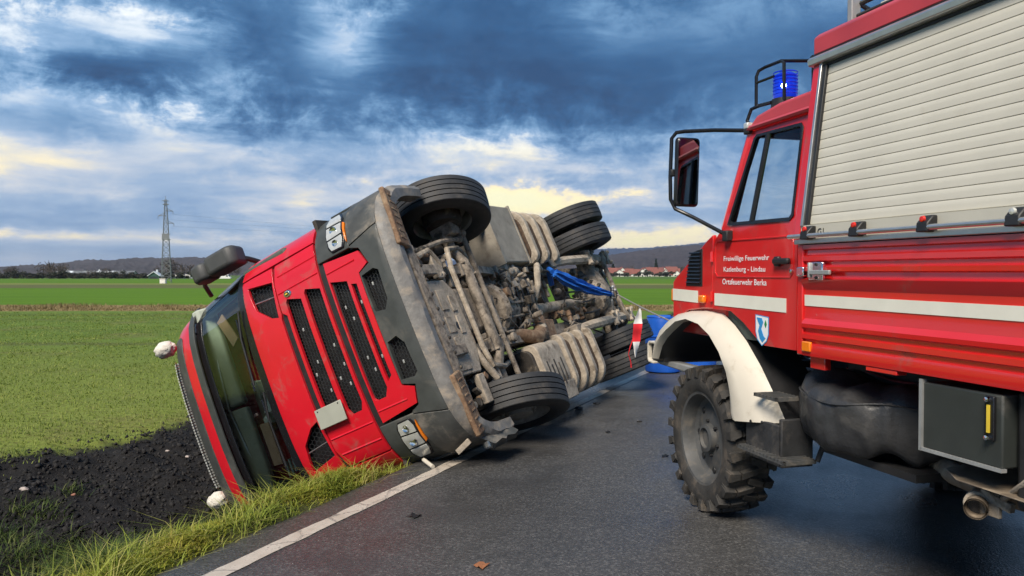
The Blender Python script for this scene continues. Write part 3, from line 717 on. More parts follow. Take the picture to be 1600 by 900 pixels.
def tree(kind, px, base_py, D, hgt, wid, label, group, name):
    z = CAM_H + (425 - base_py) / 1200 * D
    r = empty(name, ((px - 800) / 1200 * D, D, z)); tag(r, label, 'tree' if kind != 'bush' else 'bush', group)
    t = bpy.data.objects.new('trunk', TR); col.objects.link(t); t.parent = r; t.scale = (wid * .8, wid * .8, hgt)
    c = bpy.data.objects.new('crown', random.choice(CR[kind])); col.objects.link(c); c.parent = r
    c.location = (0, 0, hgt * 0.55); c.scale = (wid, wid, hgt * (0.62 if kind == 'fir' else 0.85)); c.rotation_euler = (0, 0, random.uniform(0, 6))
for i in range(34):
    px = -30 + i * 10.8 + random.uniform(-3, 3); big = i % 5 == 2
    tree('bush', px, 437.5, 330, random.uniform(2.4, 3.6), random.uniform(3.5, 6), 'dark bush in the far hedge below the left hill', 'hedge bushes below the left hill', 'hedge_bush')
for i, (px, h) in enumerate([(12, 5), (22, 6), (78, 9), (95, 7), (138, 5), (172, 6), (262, 9), (285, 8), (300, 6), (318, 7), (338, 8), (356, 7)]):
    tree('bare', px, 437, 360, h * 1.15, h * 1.0, 'leafless tree standing behind the far left hedge', 'leafless trees behind the left hedge', 'bare_tree')
for i, px in enumerate([955, 968, 988, 1000, 1012, 1033, 1046, 1060, 1075]):
    tree('bare', px, 431, 800, random.uniform(9, 15), random.uniform(10, 14), 'leafless tree behind the far village roofs', 'leafless trees behind the village', 'bare_tree')
for i, px in enumerate([950, 963, 976, 998, 1009, 1030, 1041]):
    tree('bush', px, 433.5, 610, random.uniform(4, 6.5), random.uniform(5, 9), 'dark bush in front of the far village houses', 'bushes in front of the village', 'village_bush')
tree('fir', 1025, 430, 760, 14, 9, 'pointed dark fir rising over the far village', None, 'fir_tree')
tree('fir', 958, 428, 790, 9, 11, 'wide dark fir at the left end of the far village', None, 'fir_tree')

# ---- houses
M_wall = mat('white render wall', (0.75, 0.73, 0.68), 0.8, var=0.05)
M_wall2 = mat('beige render wall', (0.50, 0.46, 0.40), 0.8, var=0.05)
M_roof = mat('red clay tiles', (0.22, 0.075, 0.055), 0.8, var=0.2, scale=2)
M_roofg = mat('grey roof', (0.14, 0.15, 0.16), 0.7, var=0.1)
M_roofw = mat('pale metal roof', (0.62, 0.66, 0.68), 0.5, var=0.1)
M_dgreen = mat('dark green cladding', (0.02, 0.07, 0.05), 0.7, var=0.1)
M_win = mat('dark window', (0.03, 0.035, 0.04), 0.2, var=0.1)
def house(px, base_py, D, w, d, h, rh, wall, roof, rz, label, group=None, name='village_house', gable_front=False):
    z = CAM_H + (425 - base_py) / 1200 * D
    r = empty(name, ((px - 800) / 1200 * D, D, z - 0.5), rz); tag(r, label, 'house', group)
    obj('wall', MB().prism([(-w / 2, 0), (w / 2, 0), (w / 2, h), (0, h + rh - .15), (-w / 2, h)], 'Y', -d / 2, d / 2), wall, r)
    k = rh / (w / 2); o_ = 0.4
    ro = obj('roof', MB().prism([(-w / 2 - o_, h - k * o_), (0, h + rh), (w / 2 + o_, h - k * o_), (w / 2 + o_, h - k * o_ + .25), (0, h + rh + .28), (-w / 2 - o_, h - k * o_ + .25)], 'Y', -d / 2 - .4, d / 2 + .4), roof, r)
    obj('chimney', MB().box((w * .12, d * .15, h + rh + .3), (.6, .6, 1.4)), roof, ro)
    for sx in (-1, 1):
        obj('window', MB().box((sx * w * .24, -d / 2, h * .55), (1.1, .12, 1.3)), M_win, r)
        obj('window', MB().box((-w / 2, sx * d * .25, h * .55), (.12, 1.3, 1.3)), M_win, r)
        obj('window', MB().box((w / 2, sx * d * .25, h * .55), (.12, 1.3, 1.3)), M_win, r)
    obj('door', MB().box((0, -d / 2, 1.0), (1.0, .14, 2.0)), M_win, r)
ORD = ['leftmost', 'second', 'third', 'fourth', 'fifth', 'sixth', 'seventh', 'eighth', 'ninth', 'tenth', 'eleventh', 'twelfth']
front = [(947, 9, 11), (958, 8, 14), (969, 10, 9), (981, 9, 12), (993, 8, 12), (1004, 10, 9), (1013, 11, 10), (1024, 9, 12), (1036, 9, 12), (1047, 9, 13), (1058, 8, 12)]
for i, (px, w, d) in enumerate(front):
    side = i in (1, 3, 4, 7, 9)
    house(px + random.uniform(-2, 2), 433.2 - (i % 3) * .4, 640, w * .75, d * .8, 2.6 + (i % 3) * .6, 2.6 + (i % 2) * .6, M_wall if i % 4 != 3 else M_wall2, M_roofg if i == 6 else M_roof, R(90) + .2 if side else random.uniform(-.25, .25), ('leftmost' if i == 0 else ORD[i] + ' from the left') + ' of the white houses in the front row of the far village', 'front row of village houses')
for i in range(12):
    px = 942 + i * 10.4 + random.uniform(-4, 4)
    house(px, random.uniform(429.8, 431.5), 700 + 40 * (i % 3), random.uniform(7, 9), random.uniform(8, 12), random.uniform(3.2, 5.2), random.uniform(2.6, 3.8), M_wall2 if i % 3 else M_wall, M_roof, R(90) + random.uniform(-.3, .3) if i % 3 else .1, ('leftmost' if i == 0 else ORD[i] + ' from the left') + ' of the red roofed houses in the back village row', 'back row of village houses')
house(243, 437.5, 318, 4.2, 4, 2.3, 1.5, M_dgreen, M_roofw, 0.1, 'dark green building with a pale roof left of the pylon', None, 'green_barn')
for i, (px, w) in enumerate([(112, 18), (134, 12), (160, 14), (195, 11)]):
    house(px, 436.2, 420, 9, w, 2.6, 2.2, M_wall2, M_roofg if i % 2 else M_roofw, R(90), ORD[i] + (' of' if i == 0 else ' from the left of') + ' the low pale farm buildings under the left hill', 'low farm buildings', 'farm_building')
M_van = mat('white van paint', (0.78, 0.78, 0.76), 0.35, var=0.03)
def van(px, D, base_py, label):
    z = CAM_H + (425 - base_py) / 1200 * D
    r = empty('parked_van', ((px - 800) / 1200 * D, D, z), 0.05); tag(r, label, 'van', 'white vans parked beyond the field')
    obj('body', MB().prism([(-2.7, .5), (2.75, .5), (2.75, 1.3), (2.2, 1.55), (1.6, 2.35), (1.3, 2.5), (-2.7, 2.5)], 'Y', -1, 1), M_van, r, 0.08)
    obj('windscreen', MB().prism([(1.66, 2.28), (2.16, 1.6), (2.2, 1.6), (1.7, 2.28)], 'Y', -.85, .85), M_win, r)
    obj('side_window', MB().box((1.3, -1.0, 1.9), (.8, .05, .55)), M_win, r)
    for x in (-1.8, 1.8):
        for y in (-.95, .95):
            obj('wheel', MB().lathe([(0, -.1), (.34, -.1), (.36, 0), (.34, .1), (0, .1)], (x, y, .36), 'Y', 14), M_black, r)
for px, lab in [(277, 'white van parked beyond the field, nearest to the pylon'), (289, 'white van parked second from the pylon beyond the field'), (296, 'white van parked third from the pylon beyond the field'), (351, 'white van seen between mirror and red cab beyond the field')]:
    van(px, 330, 438, lab)

# ---- pylon
D = 158.0; px = 260; zb = float(height(*to_le((px - 800) / 1200 * D, D)))
py_ = empty('power_pylon', ((px - 800) / 1200 * D, D, zb), R(18)); tag(py_, 'grey steel lattice power pylon standing in the left field', 'pylon')
M_pyl = mat('pylon steel', (0.20, 0.215, 0.225), 0.6, var=0.1)
HP = 17.2
def hw(z): return 0.95 - (0.95 - 0.36) * min(1, z / 13.5) if z < 13.5 else 0.36 - 0.2 * (z - 13.5) / 3.7
for sx in (-1, 1):
    for sy in (-1, 1):
        obj('leg', MB().tube([(sx * hw(z), sy * hw(z), z) for z in (0, 4.5, 9, 13.5, HP)], 0.05, 4), M_pyl, py_)
nb = 15
for k in range(nb):
    z0 = 0.3 + k * (HP - 1) / nb; z1 = 0.3 + (k + 1) * (HP - 1) / nb
    for (ax, ay), (bx_, by_) in [((-1, -1), (1, -1)), ((1, -1), (1, 1)), ((1, 1), (-1, 1)), ((-1, 1), (-1, -1))]:
        m = MB().tube([(ax * hw(z0), ay * hw(z0), z0), (bx_ * hw(z1), by_ * hw(z1), z1)], 0.027, 4)
        m.tube([(bx_ * hw(z0), by_ * hw(z0), z0), (ax * hw(z1), ay * hw(z1), z1)], 0.027, 4)
        m.tube([(ax * hw(z1), ay * hw(z1), z1), (bx_ * hw(z1), by_ * hw(z1), z1)], 0.024, 4)
        obj('bracing', m, M_pyl, py_)
for z, xe in [(14.9, 1.35), (13.9, -1.45), (12.4, 1.5)]:
    a = obj('crossarm', MB().tube([(0, -.3, z), (xe, 0, z - .1)], .06, 4).tube([(0, .3, z), (xe, 0, z - .1)], .06, 4).tube([(0, 0, z + .6), (xe, 0, z - .1)], .05, 4), M_pyl, py_)
    obj('insulator', MB().lathe([(0, 0), (.07, -.02), (.03, -.1), (.07, -.2), (.03, -.3), (.07, -.4), (.03, -.5), (.07, -.6), (0, -.65)], (xe, 0, z - .12), 'Z', 8), M_pyl, a)
obj('platform', MB().box((0, 0, 10.1), (1.5, 1.5, .1)).box((0, 0, 9.0), (1.5, 1.5, .16)).box((0, -.72, 9.6), (1.4, .05, 1.0)), M_pyl, py_)
obj('top_frame', MB().box((0, 0, 16.2), (1.1, .9, .12)).box((0, 0, 16.9), (1.3, .7, .1)).tube([(0, 0, 16), (0, 0, 17.9)], .05, 5), M_pyl, py_)
for i, (z, xe) in enumerate([(14.2, 1.35), (13.2, -1.45), (11.7, 1.5)]):
    a = py_.matrix_basis @ Vector((xe, 0, z)); bb = Vector((62, 330, 16 + 1.5 * i)); pts = []
    for k in range(25):
        t = k / 24; p = a.lerp(bb, t); p.z -= 5 * 4 * t * (1 - t) * 0.45; pts.append(p)
    tag(obj('power_line', MB().tube(pts, 0.012, 4), M_pyl), ['uppermost', 'middle', 'lowest'][i] + ' thin power line running right from the pylon', 'power line', 'power lines')
kb = empty('switch_cabinet', ((255 - 800) / 1200 * 150, 150, float(height(*to_le((255 - 800) / 1200 * 150, 150))))); tag(kb, 'small white switch cabinet at the foot of the pylon', 'cabinet')
obj('body', MB().box((0, 0, .45), (1.1, .7, .9)), M_van, kb, .03); obj('roof', MB().box((0, 0, .95), (1.25, .85, .12)), M_wall2, kb); obj('door', MB().box((0, -.36, .45), (.8, .04, .75)), M_wall, kb)

# =================================================================== OVERTURNED LORRY (local: x right, y forward, z up, origin under the front axle)
LM = Matrix(((0.37761793554, -0.42005056820, -0.82520434737, 0.0751), (-0.15509461864, -0.90728876667, 0.39086155239, 7.4660), (-0.91288025175, -0.01961157895, -0.40775609369, 1.500), (0, 0, 0, 1)))
lorry = empty('overturned_lorry'); lorry.matrix_world = LM
tag(lorry, 'red lorry overturned on its side in the ditch, muddy underside towards the road', 'lorry')
HALF = [(0, 1.42), (.3, 1.417), (.6, 1.40), (.8, 1.372), (.95, 1.325), (1.06, 1.255), (1.14, 1.16), (1.19, 1.05), (1.215, .93), (1.225, .75), (1.228, .3), (1.228, -.85)]
ARC = [0.0]
for a, b_ in zip(HALF, HALF[1:]): ARC.append(ARC[-1] + math.dist(a, b_))
SMAX = ARC[-1]
HX = [p[0] for p in HALF]; HY = [p[1] for p in HALF]
LZ = [.25, .45, 1.1, 2.0, 2.12, 3.05, 3.25, 3.45, 3.62]; LY = [-.13, -.02, 0, 0, -.025, -.25, -.275, -.34, -.54]; LK = [.985, 1, 1, 1, 1, .965, .96, .94, .88]
def FS(off=0.0):
    def f(s, z):
        a = abs(s); sg = 1 if s >= 0 else -1
        x = float(np.interp(a, ARC, HX)); y = float(np.interp(a, ARC, HY))
        x2 = float(np.interp(a + .04, ARC, HX)); y2 = float(np.interp(a + .04, ARC, HY)); x1 = float(np.interp(max(a - .04, 0), ARC, HX)); y1 = float(np.interp(max(a - .04, 0), ARC, HY))
        d = Vector((x2 - x1, y2 - y1)); d = d.normalized() if d.length > 1e-6 else Vector((1, 0)); nx, ny = -d.y, d.x
        k = float(np.interp(z, LZ, LK)); yo = float(np.interp(z, LZ, LY)) * max(0.25, min(1, (y + .2) / 1.3))
        return (sg * (x * k + nx * off), y + yo + ny * off, z)
    return f
def patch(name, outer, holes, m, off=0.0, thick=0.03, parent=lorry, du=0.08, dv=0.12, bevel=0.006):
    return plate(name, outer, holes, FS(off), FS(off - thick), m, parent, du, dv, bevel)
def rr(x0, x1, z0, z1, c=0.03, sl=0.0):
    return [(x0 + c, z0), (x1 - c, z0), (x1, z0 + c), (x1 - sl, z1 - c), (x1 - c - sl, z1), (x0 + c + sl, z1), (x0 + sl, z1 - c), (x0, z0 + c)]
def hexmesh(name, x0, x1, z0, z1, off=-0.035, cell=0.034):
    m = MB(); f = FS(off); nz_ = max(2, round((z1 - z0) / cell)); dz = (z1 - z0) / nz_
    n = int((x1 - x0) / (cell * 0.5))
    for r_ in range(nz_ + 1):
        pts = []
        for i in range(n + 1):
            s_ = x0 + (x1 - x0) * i / n
            zz = z0 + r_ * dz + (dz * .24 if (i + r_) % 2 else -dz * .24)
            pts.append(f(s_, min(max(zz, z0), z1)))
        m.tube(pts, 0.0042, 3, False)
    for r_ in range(nz_):
        for i in range(n + 1):
            if (i + r_) % 2 == 1:
                s_ = x0 + (x1 - x0) * i / n; m.tube([f(s_, z0 + r_ * dz + dz * .2), f(s_, z0 + (r_ + 1) * dz - dz * .2)], 0.004, 3, False)
    o = obj(name, m, M_mesh, lorry); o['kind'] = 'stuff'
    obj('grille_backing', MB().loft([[f(x0 - .03 + (x1 - x0 + .06) * i / 12, z) for i in range(13)] for z in (z0 - .02, z1 + .02)]), M_black, lorry).location = (0, -.05, 0)
    return o
g1 = [(-.62, 1.55), (-.56, 1.395), (.40, 1.395), (.46, 1.43), (.46, 1.54), (.40, 1.57), (-.59, 1.57)]
g2 = [(-.62, 1.325), (-.56, 1.165), (.50, 1.165), (.57, 1.20), (.57, 1.315), (.51, 1.345), (-.59, 1.345)]
patch('bonnet_panel', [(-.985, 1.135), (.985, 1.135), (.985, 1.60), (.80, 1.645), (.50, 1.645), (.46, 1.60), (-.48, 1.60), (-.52, 1.645), (-.80, 1.645), (-.985, 1.62)], [g1, g2], M_red)
hexmesh('grille_mesh', -.63, .47, 1.385, 1.58); hexmesh('grille_mesh', -.63, .58, 1.155, 1.355)
obj('bonnet_gap', MB().loft([[FS(-.03)(-.6 + 1.2 * i / 12, z) for i in range(13)] for z in (1.58, 1.68)]), M_black, lorry)
vl = [(-.91, 1.985), (-.84, 1.675), (-.50, 1.70), (-.53, 1.79), (-.66, 1.93)]
vr = [(-a, b_) for a, b_ in vl][::-1]
patch('screen_band', [(-1.0, 2.065), (-.985, 1.66), (-.52, 1.66), (-.47, 1.675), (.47, 1.675), (.52, 1.66), (.985, 1.66), (1.0, 2.065)][::-1], [vl, vr], M_red)
for sg in (-1, 1):
    hexmesh('vent_mesh', min(sg * .92, sg * .48), max(sg * .92, sg * .48), 1.66, 2.0, -.04, .045)
    obj('vent_bar', MB().tube([FS(-.01)(sg * .70, 1.68), FS(-.01)(sg * .73, 1.93)], .006, 4), M_alloy, lorry)
obj('seam_strip', MB().loft([[FS(-.025)(-1.05 + 2.1 * i / 20, z) for i in range(21)] for z in (1.03, 1.15)]), M_black, lorry)
obj('seam_strip', MB().loft([[FS(-.025)(-1.05 + 2.1 * i / 20, z) for i in range(21)] for z in (1.60, 1.70)]).loft([[FS(-.025)(-1.12 + 2.24 * i / 20, z) for i in range(21)] for z in (2.04, 2.12)]), M_black, lorry)
g3 = [(-.56, 1.045), (-.50, .875), (.48, .875), (.55, .92), (.55, 1.02), (.52, 1.045)]
g4 = [(-.46, .845), (-.44, .79), (.40, .79), (.44, .845)]
patch('lower_grille_panel', [(-.745, 1.06), (-.70, .68), (-.565, .625), (-.515, .735), (.515, .735), (.565, .625), (.70, .67), (.745, 1.06)], [g3, g4], M_red)
hexmesh('grille_mesh', -.57, .57, .865, 1.055); hexmesh('grille_mesh', -.47, .45, .78, .86, -.03)
g5 = [(-.492, .58), (-.46, .535), (-.20, .545), (-.12, .60), (-.14, .700), (-.475, .710)]
g6 = [(.12, .60), (.20, .545), (.46, .535), (.492, .58), (.475, .710), (.14, .700)]
patch('bumper', [(-.845, .43), (.845, .43), (.80, .60), (.765, .745), (.755, .745), (.715, .655), (.55, .600), (.505, .722), (-.505, .722), (-.55, .600), (-.715, .655), (-.755, .745), (-.765, .745), (-.80, .60)], [g5, g6], M_plastic, .012, .05)
hexmesh('grille_mesh', -.50, -.10, .525, .715, -.03); hexmesh('grille_mesh', .10, .50, .525, .715, -.03)
glint_clips = [(-.30, 1.50), (.02, 1.47), (.12, 1.53), (.30, 1.44), (-.05, 1.24), (.14, 1.21), (.24, 1.30), (.32, 1.22), (-.30, .99), (-.18, .95), (.18, .96), (.30, .93), (-.28, .82), (.22, .82), (-.38, .655), (.34, .645)]  # pale blocks stand in for small white reflections on the grille brackets
for s_, z in glint_clips: obj('glint_clip', MB().box(FS(-.028)(s_, z), (.032, .010, .016)), M_grey_steel, lorry, .003)
for sg in (-1, 1):
    for s_, z0_, z1_ in ((.70, 1.145, 1.635), (.86, 1.145, 1.60), (.64, .74, 1.05)):
        obj('panel_crease', MB().loft([[FS(.0)(sg * (s_ - .010), z) for z in np.linspace(z0_, z1_, 6)], [FS(.007)(sg * s_, z) for z in np.linspace(z0_, z1_, 6)], [FS(.0)(sg * (s_ + .010), z) for z in np.linspace(z0_, z1_, 6)]]), M_red, lorry)
# emblem, plate
em = obj('emblem', MB().lathe([(0, .016), (.030, .015), (.037, .008), (.040, 0)], (0, 0, 0), 'Y', 20), M_chrome, lorry); em.location = FS(.0)(-.66, 1.525); em.scale = (.9, 1, 1.15)
e2 = obj('emblem_shield', MB().prism([(-.02, .016), (.02, .016), (.017, -.012), (0, -.024), (-.017, -.012)], 'Y', .010, .0175), M_blackgloss, em)
obj('emblem_crest', MB().prism([(-.008, .010), (.0, .014), (.010, .008), (.004, .0), (.008, -.010), (-.004, -.014), (-.010, -.004)], 'Y', .0172, .0195), M_yellow, em)
np_ = obj('number_plate', MB().box((0, 0, 0), (.18, .012, .31)), M_plate, lorry, .006); np_.location = (.50, 1.448, 1.495)
for z in (-.12, .12): obj('screw', MB().lathe([(0, .010), (.006, .009), (.007, .006)], (-.07, 0, z), 'Y', 8), M_black, np_)
# corner panels, headlamps, bumper corners
def strip(name, s0, s1, z0, z1, m, off=0.0, thick=.03, bevel=.006, holes=()):
    a, b_ = min(s0, s1), max(s0, s1)
    return patch(name, [(a, z0), (b_, z0), (b_, z1), (a, z1)], holes, m, off, thick, bevel=bevel)
for sg in (-1, 1):
    patch('corner_panel', [(sg * 1.0, 1.135), (sg * 1.62, 1.135), (sg * 1.62, 2.02), (sg * 1.25, 2.05), (sg * 1.012, 2.065)][::sg], [], M_red, .004)
    strip('headlamp_housing', sg * .765, sg * 1.62, .755, 1.115, M_plastic, -.004, .04)
    lamp = patch('headlamp', [(sg * .79, .80), (sg * .86, .775), (sg * 1.10, .785), (sg * 1.20, .83), (sg * 1.20, .97), (sg * 1.10, .985), (sg * .84, .965), (sg * .79, .93)][::sg], [], M_blackgloss, .010, .02, bevel=.004)
    for ch in ([(.800, .815), (.860, .795), (.915, .798), (.905, .955), (.850, .948), (.805, .925)], [(.930, .796), (1.040, .798), (1.045, .965), (.920, .958)], [(1.060, .800), (1.105, .803), (1.180, .845), (1.180, .955), (1.100, .968), (1.062, .966)]):
        patch('lamp_chamber', [(sg * a_, b_) for a_, b_ in ch][::sg], [], M_lens, .017, .012, lamp, .03, .05, bevel=.006)
    for a_, b_, r_ in ((.985, .88, .036), (.86, .875, .028)):
        c_ = FS(.016)(sg * a_, b_); obj('bulb_cup', MB().lathe([(0, .004), (r_ * .5, .0045), (r_ * .8, .008), (r_, .010), (r_ * 1.1, .002)], c_, 'Y', 18), M_chrome, lamp)
    patch('indicator', [(sg * .82, .757), (sg * 1.02, .757), (sg * 1.04, .782), (sg * .86, .770)][::sg], [], M_orange, .016, .02, bevel=.003)
    patch('bumper_corner', [(sg * .857, .43), (sg * 1.78, .40), (sg * 1.78, .745), (sg * .777, .745), (sg * .812, .60)][::sg], [], M_plastic_muddy, .012, .05)
    obj('bumper_seam', MB().loft([[FS(-.012)(sg * s_, z) for s_ in (.74, .80, .88)] for z in (.42, .52, .62, .75)]), M_black, lorry)
    patch('bumper_corner_upper', [(sg * 1.35, .75), (sg * 1.78, .75), (sg * 1.70, 1.0), (sg * 1.35, 1.05)][::sg], [], M_plastic, .014, .04)
    # rusty end plates under the bumper
    pl = obj('underrun_plate', MB().box((0, 0, 0), (.56, .20, .05)), M_rust, lorry, .015); pl.location = (sg * .86, 1.16, .345); pl.rotation_euler = (R(-10), sg * R(-2), sg * R(-9))
    for k in range(7): obj('plate_rib', MB().box((-.21 + k * .07, 0, -.026), (.018, .10, .008)), M_rust, pl, .004)
SS = np.linspace(-1.78, 1.78, 61)
lipn = [.010 * math.sin(9 * s_) + .006 * math.sin(23 * s_) for s_ in SS]
obj('bumper_lip', MB().loft([[FS(.004)(s_, .436) for s_ in SS], [FS(.010)(s_, .42) for s_ in SS], [FS(.010 + q_)(s_, .36 + q_) for s_, q_ in zip(SS, lipn)], [FS(-.03 + q_)(s_, .325) for s_, q_ in zip(SS, lipn)], [FS(-.11)(s_, .335) for s_ in SS], [FS(-.125)(s_, .45) for s_ in SS]]), M_scraped, lorry)
# torn pieces at the lower corner
obj('torn_flap', MB().loft([[(1.14 + .03 * math.sin(i), 1.18 - .09 * i, .37 + .015 * (i % 2)) for i in range(7)], [(1.24 + .02 * (i % 2), 1.10 - .085 * i, .30 + .02 * math.sin(i * 2)) for i in range(7)], [(1.30, 1.02 - .08 * i, .36 + .03 * (i % 3)) for i in range(7)]]), M_plastic_muddy, lorry)
obj('bracket_tab', MB().box((1.18, 1.22, .50), (.05, .02, .16), (0, R(20), 0)), M_mud2, lorry, .004)
obj('fog_lamp', MB().lathe([(0, .02), (.05, .012), (.06, 0), (.06, -.05), (0, -.06)], (1.27, .86, .46), 'X', 18), M_lens, lorry)
obj('mirror_arm_end', MB().tube([(1.16, 1.20, .93), (1.24, 1.30, .80)], .018, 8), M_white, lorry)
# windscreen, cowl, visor, roof
WS = [(-1.12, 2.13), (1.12, 2.13), (1.10, 2.50), (1.06, 3.03), (-1.06, 3.03), (-1.10, 2.50)]
plate('windscreen', WS, [], FS(0.0), None, M_glass, lorry, .08, .08)
patch('cowl', [(-1.13, 2.06), (1.13, 2.06), (1.13, 2.135), (.9, 2.15), (.3, 2.16), (-.3, 2.16), (-.9, 2.15), (-1.13, 2.135)], [], M_blackgloss, .004, .03)
for x0, x1 in ((-.75, -.05), (.05, .75)):
    w_ = obj('wiper', MB().tube([FS(.03)(x0, 2.15), FS(.035)(x0 + .25, 2.21), FS(.03)(x1, 2.25)], .010, 6), M_black, lorry)
    obj('wiper_blade', MB().tube([FS(.015)(x0 + .05, 2.235), FS(.02)(x1 + .05, 2.285)], .011, 4), M_blackgloss, w_)
strip('screen_header', -1.12, 1.12, 2.90, 3.05, M_blackgloss, .004, .02)
for sg in (-1, 1):
    patch('screen_pillar', [(sg * 1.08, 2.06), (sg * 1.22, 2.06), (sg * 1.17, 3.05), (sg * 1.03, 3.05)][::sg], [], M_blackgloss, .003, .03)
def fullring(z, k=1.0, off=0.0):
    ss = np.concatenate([np.linspace(-SMAX, -1.3, 8), np.linspace(-1.25, 1.25, 27), np.linspace(1.3, SMAX, 8)])
    return [FS(off)(s_, z) for s_ in ss]
obj('roof', MB().loft([fullring(z) for z in (3.05, 3.12, 3.2, 3.3, 3.4, 3.48, 3.55, 3.60, 3.62)] + [[(p[0] * .5, p[1] * .5, 3.64) for p in fullring(3.62)]], True, True), M_red, lorry, sharp=50)
vis = strip('sun_visor', -1.18, 1.18, 2.985, 3.085, M_plastic, .05, .02, .008)
for s_ in (-.9, -.3, .3, .9): obj('visor_bracket', MB().tube([FS(-.01)(s_, 3.05), FS(.04)(s_, 3.06)], .012, 6), M_black, vis)
patch('roof_panel', rr(-.98, .98, 3.29, 3.46, .04), [], M_plastic, .008, .03)
lb = obj('roof_light_bar', MB().loft([[FS(.05)(s_, 3.47) for s_ in np.linspace(-.76, .72, 20)], [FS(.05)(s_, 3.545) for s_ in np.linspace(-.76, .72, 20)], [FS(.0)(s_, 3.545) for s_ in np.linspace(-.76, .72, 20)], [FS(.0)(s_, 3.47) for s_ in np.linspace(-.76, .72, 20)]], False), M_alloy, lorry)
mled = MB()
for i in range(46): mled.box(FS(.048)(-.74 + 1.44 * i / 45, 3.508), (.020, .012, .05))
mo = obj('lens_row', mled, M_lens, lb); mo['kind'] = 'stuff'
M_fluff = mat('white plush', (0.72, 0.68, 0.60), 0.95, var=0.15, scale=30, bump=0.6, bscale=60)
for x, z in ((-.90, 3.62), (.78, 3.60)):
    m = MB().ball((0, 0, 0), .105, 28, 18); nv = []
    for p in m.v:
        d = Vector(p).normalized(); k = 1 + .16 * mnoise.noise(d * 2.6 + Vector((x, 0, 0))) + .12 * mnoise.noise(d * 6 + Vector((z, x, 0))); nv.append(tuple(Vector(p) * k))
    m.v = nv; o_ = obj('plush_ball', m, M_fluff, lorry, sharp=80); o_.location = (x, .99, z); o_.scale = (.85, 1, 1.1)
# cab sides, back, floor
for sg in (-1, 1):
    win = [(sg * 1.48, 2.15), (sg * 2.25, 2.10), (sg * 2.25, 2.80), (sg * 1.60, 2.85)][::sg]
    patch('cab_side', [(sg * 1.225, 2.06), (sg * 1.625, 2.03), (sg * 1.625, 1.13), (sg * SMAX, 1.13), (sg * SMAX, 3.05), (sg * 1.175, 3.05)][::sg], [win], M_red, 0, .03, du=.12)
    plate('side_window', win, [], FS(-.012), None, M_glass, lorry, .15, .2)
    patch('wheel_arch', [(sg * 1.66, .98), (sg * 1.9, 1.10), (sg * 3.0, 1.10), (sg * SMAX, .95), (sg * SMAX, 1.12), (sg * 1.64, 1.12)][::sg], [], M_plastic, -.005, .03, du=.12)
obj('cab_back', MB().b2(-1.2, 1.2, -.86, -.82, 1.15, 3.3), M_red, lorry)
obj('firewall', MB().b2(-1.12, 1.12, .93, .98, .78, 1.55), M_muddark, lorry)
obj('cab_floor', MB().b2(-1.2, 1.2, -.8, 1.2, 1.10, 1.14).b2(-.5, .5, -.8, 1.0, .95, 1.1), M_muddark, lorry)
# interior
obj('dashboard', MB().prism([(.65, 1.5), (1.25, 1.5), (1.22, 2.10), (.95, 2.16), (.7, 1.95)], 'X', -1.12, 1.12), M_intdark, lorry, .03)
obj('cab_lining', MB().b2(-1.15, 1.15, -.80, -.76, 1.15, 3.3), M_intdark, lorry)
for x0, x1 in ((-1.08, -.02), (.02, 1.08)):
    obj('overhead_locker', MB().prism([(.88, 3.12), (1.07, 3.03), (1.07, 2.95), (.96, 2.86), (.88, 2.88)], 'X', x0, x1), M_interior, lorry, .02)
obj('headliner', MB().b2(-1.1, 1.1, -.8, .7, 3.12, 3.16), M_intdark, lorry)
for sg in (-1, 1): obj('pillar_lining', MB().tube([FS(-.06)(sg * 1.14, 2.1), FS(-.06)(sg * 1.10, 3.0)], .05, 8), M_interior, lorry)
obj('roof_console', MB().box((0, .45, 3.05), (.5, .3, .12)).box((-.5, .2, 3.09), (.16, .16, .05)).box((.5, .2, 3.09), (.16, .16, .05)), M_interior, lorry, .02)
obj('curtain_rail', MB().tube([FS(-.10)(-1.0, 2.93), FS(-.10)(0, 2.95), FS(-.10)(1.0, 2.93)], .012, 6), M_alloy, lorry)
for x in (-.62, .62):
    st = obj('seat', MB().box((x, .05, 1.62), (.52, .52, .18)), M_intdark, lorry, .05)
    obj('seat_back', MB().box((x, -.26, 2.05), (.50, .16, .75), (R(-8), 0, 0)), M_intdark, st, .06)
    obj('headrest', MB().box((x, -.33, 2.52), (.28, .12, .2), (R(-8), 0, 0)), M_intdark, st, .05)
sw = obj('steering_wheel', MB().lathe([(.22 + .016 * math.cos(t), .016 * math.sin(t)) for t in np.linspace(0, 2 * pi, 9)[:-1]], (0, 0, 0), 'Z', 26, closed=True).tube([(-.21, 0, 0), (.21, 0, 0)], .014, 6).tube([(0, 0, 0), (0, -.21, 0)], .014, 6).box((0, 0, 0), (.14, .12, .05)), M_intdark, lorry)
sw.location = (-.60, .55, 2.05); sw.rotation_euler = (R(30), 0, 0)
for (x0, z0, x1, z1) in [(-.88, 2.60, -.54, 2.41), (.30, 2.40, .72, 2.44)]:
    a = Vector(FS(-.04)(x0, z0)); b_ = Vector(FS(-.04)(x1, z1)); d = (b_ - a).normalized(); n_ = Vector((-d.z, 0, d.x)) * .055
    obj('name_board', MB().add([a - n_, b_ - n_, b_ + n_, a + n_] + [q_ + Vector((0, -.015, 0)) for q_ in (a - n_, b_ - n_, b_ + n_, a + n_)], [(0, 1, 2, 3), (7, 6, 5, 4), (0, 4, 5, 1), (1, 5, 6, 2), (2, 6, 7, 3), (3, 7, 4, 0)]), M_tan, lorry)
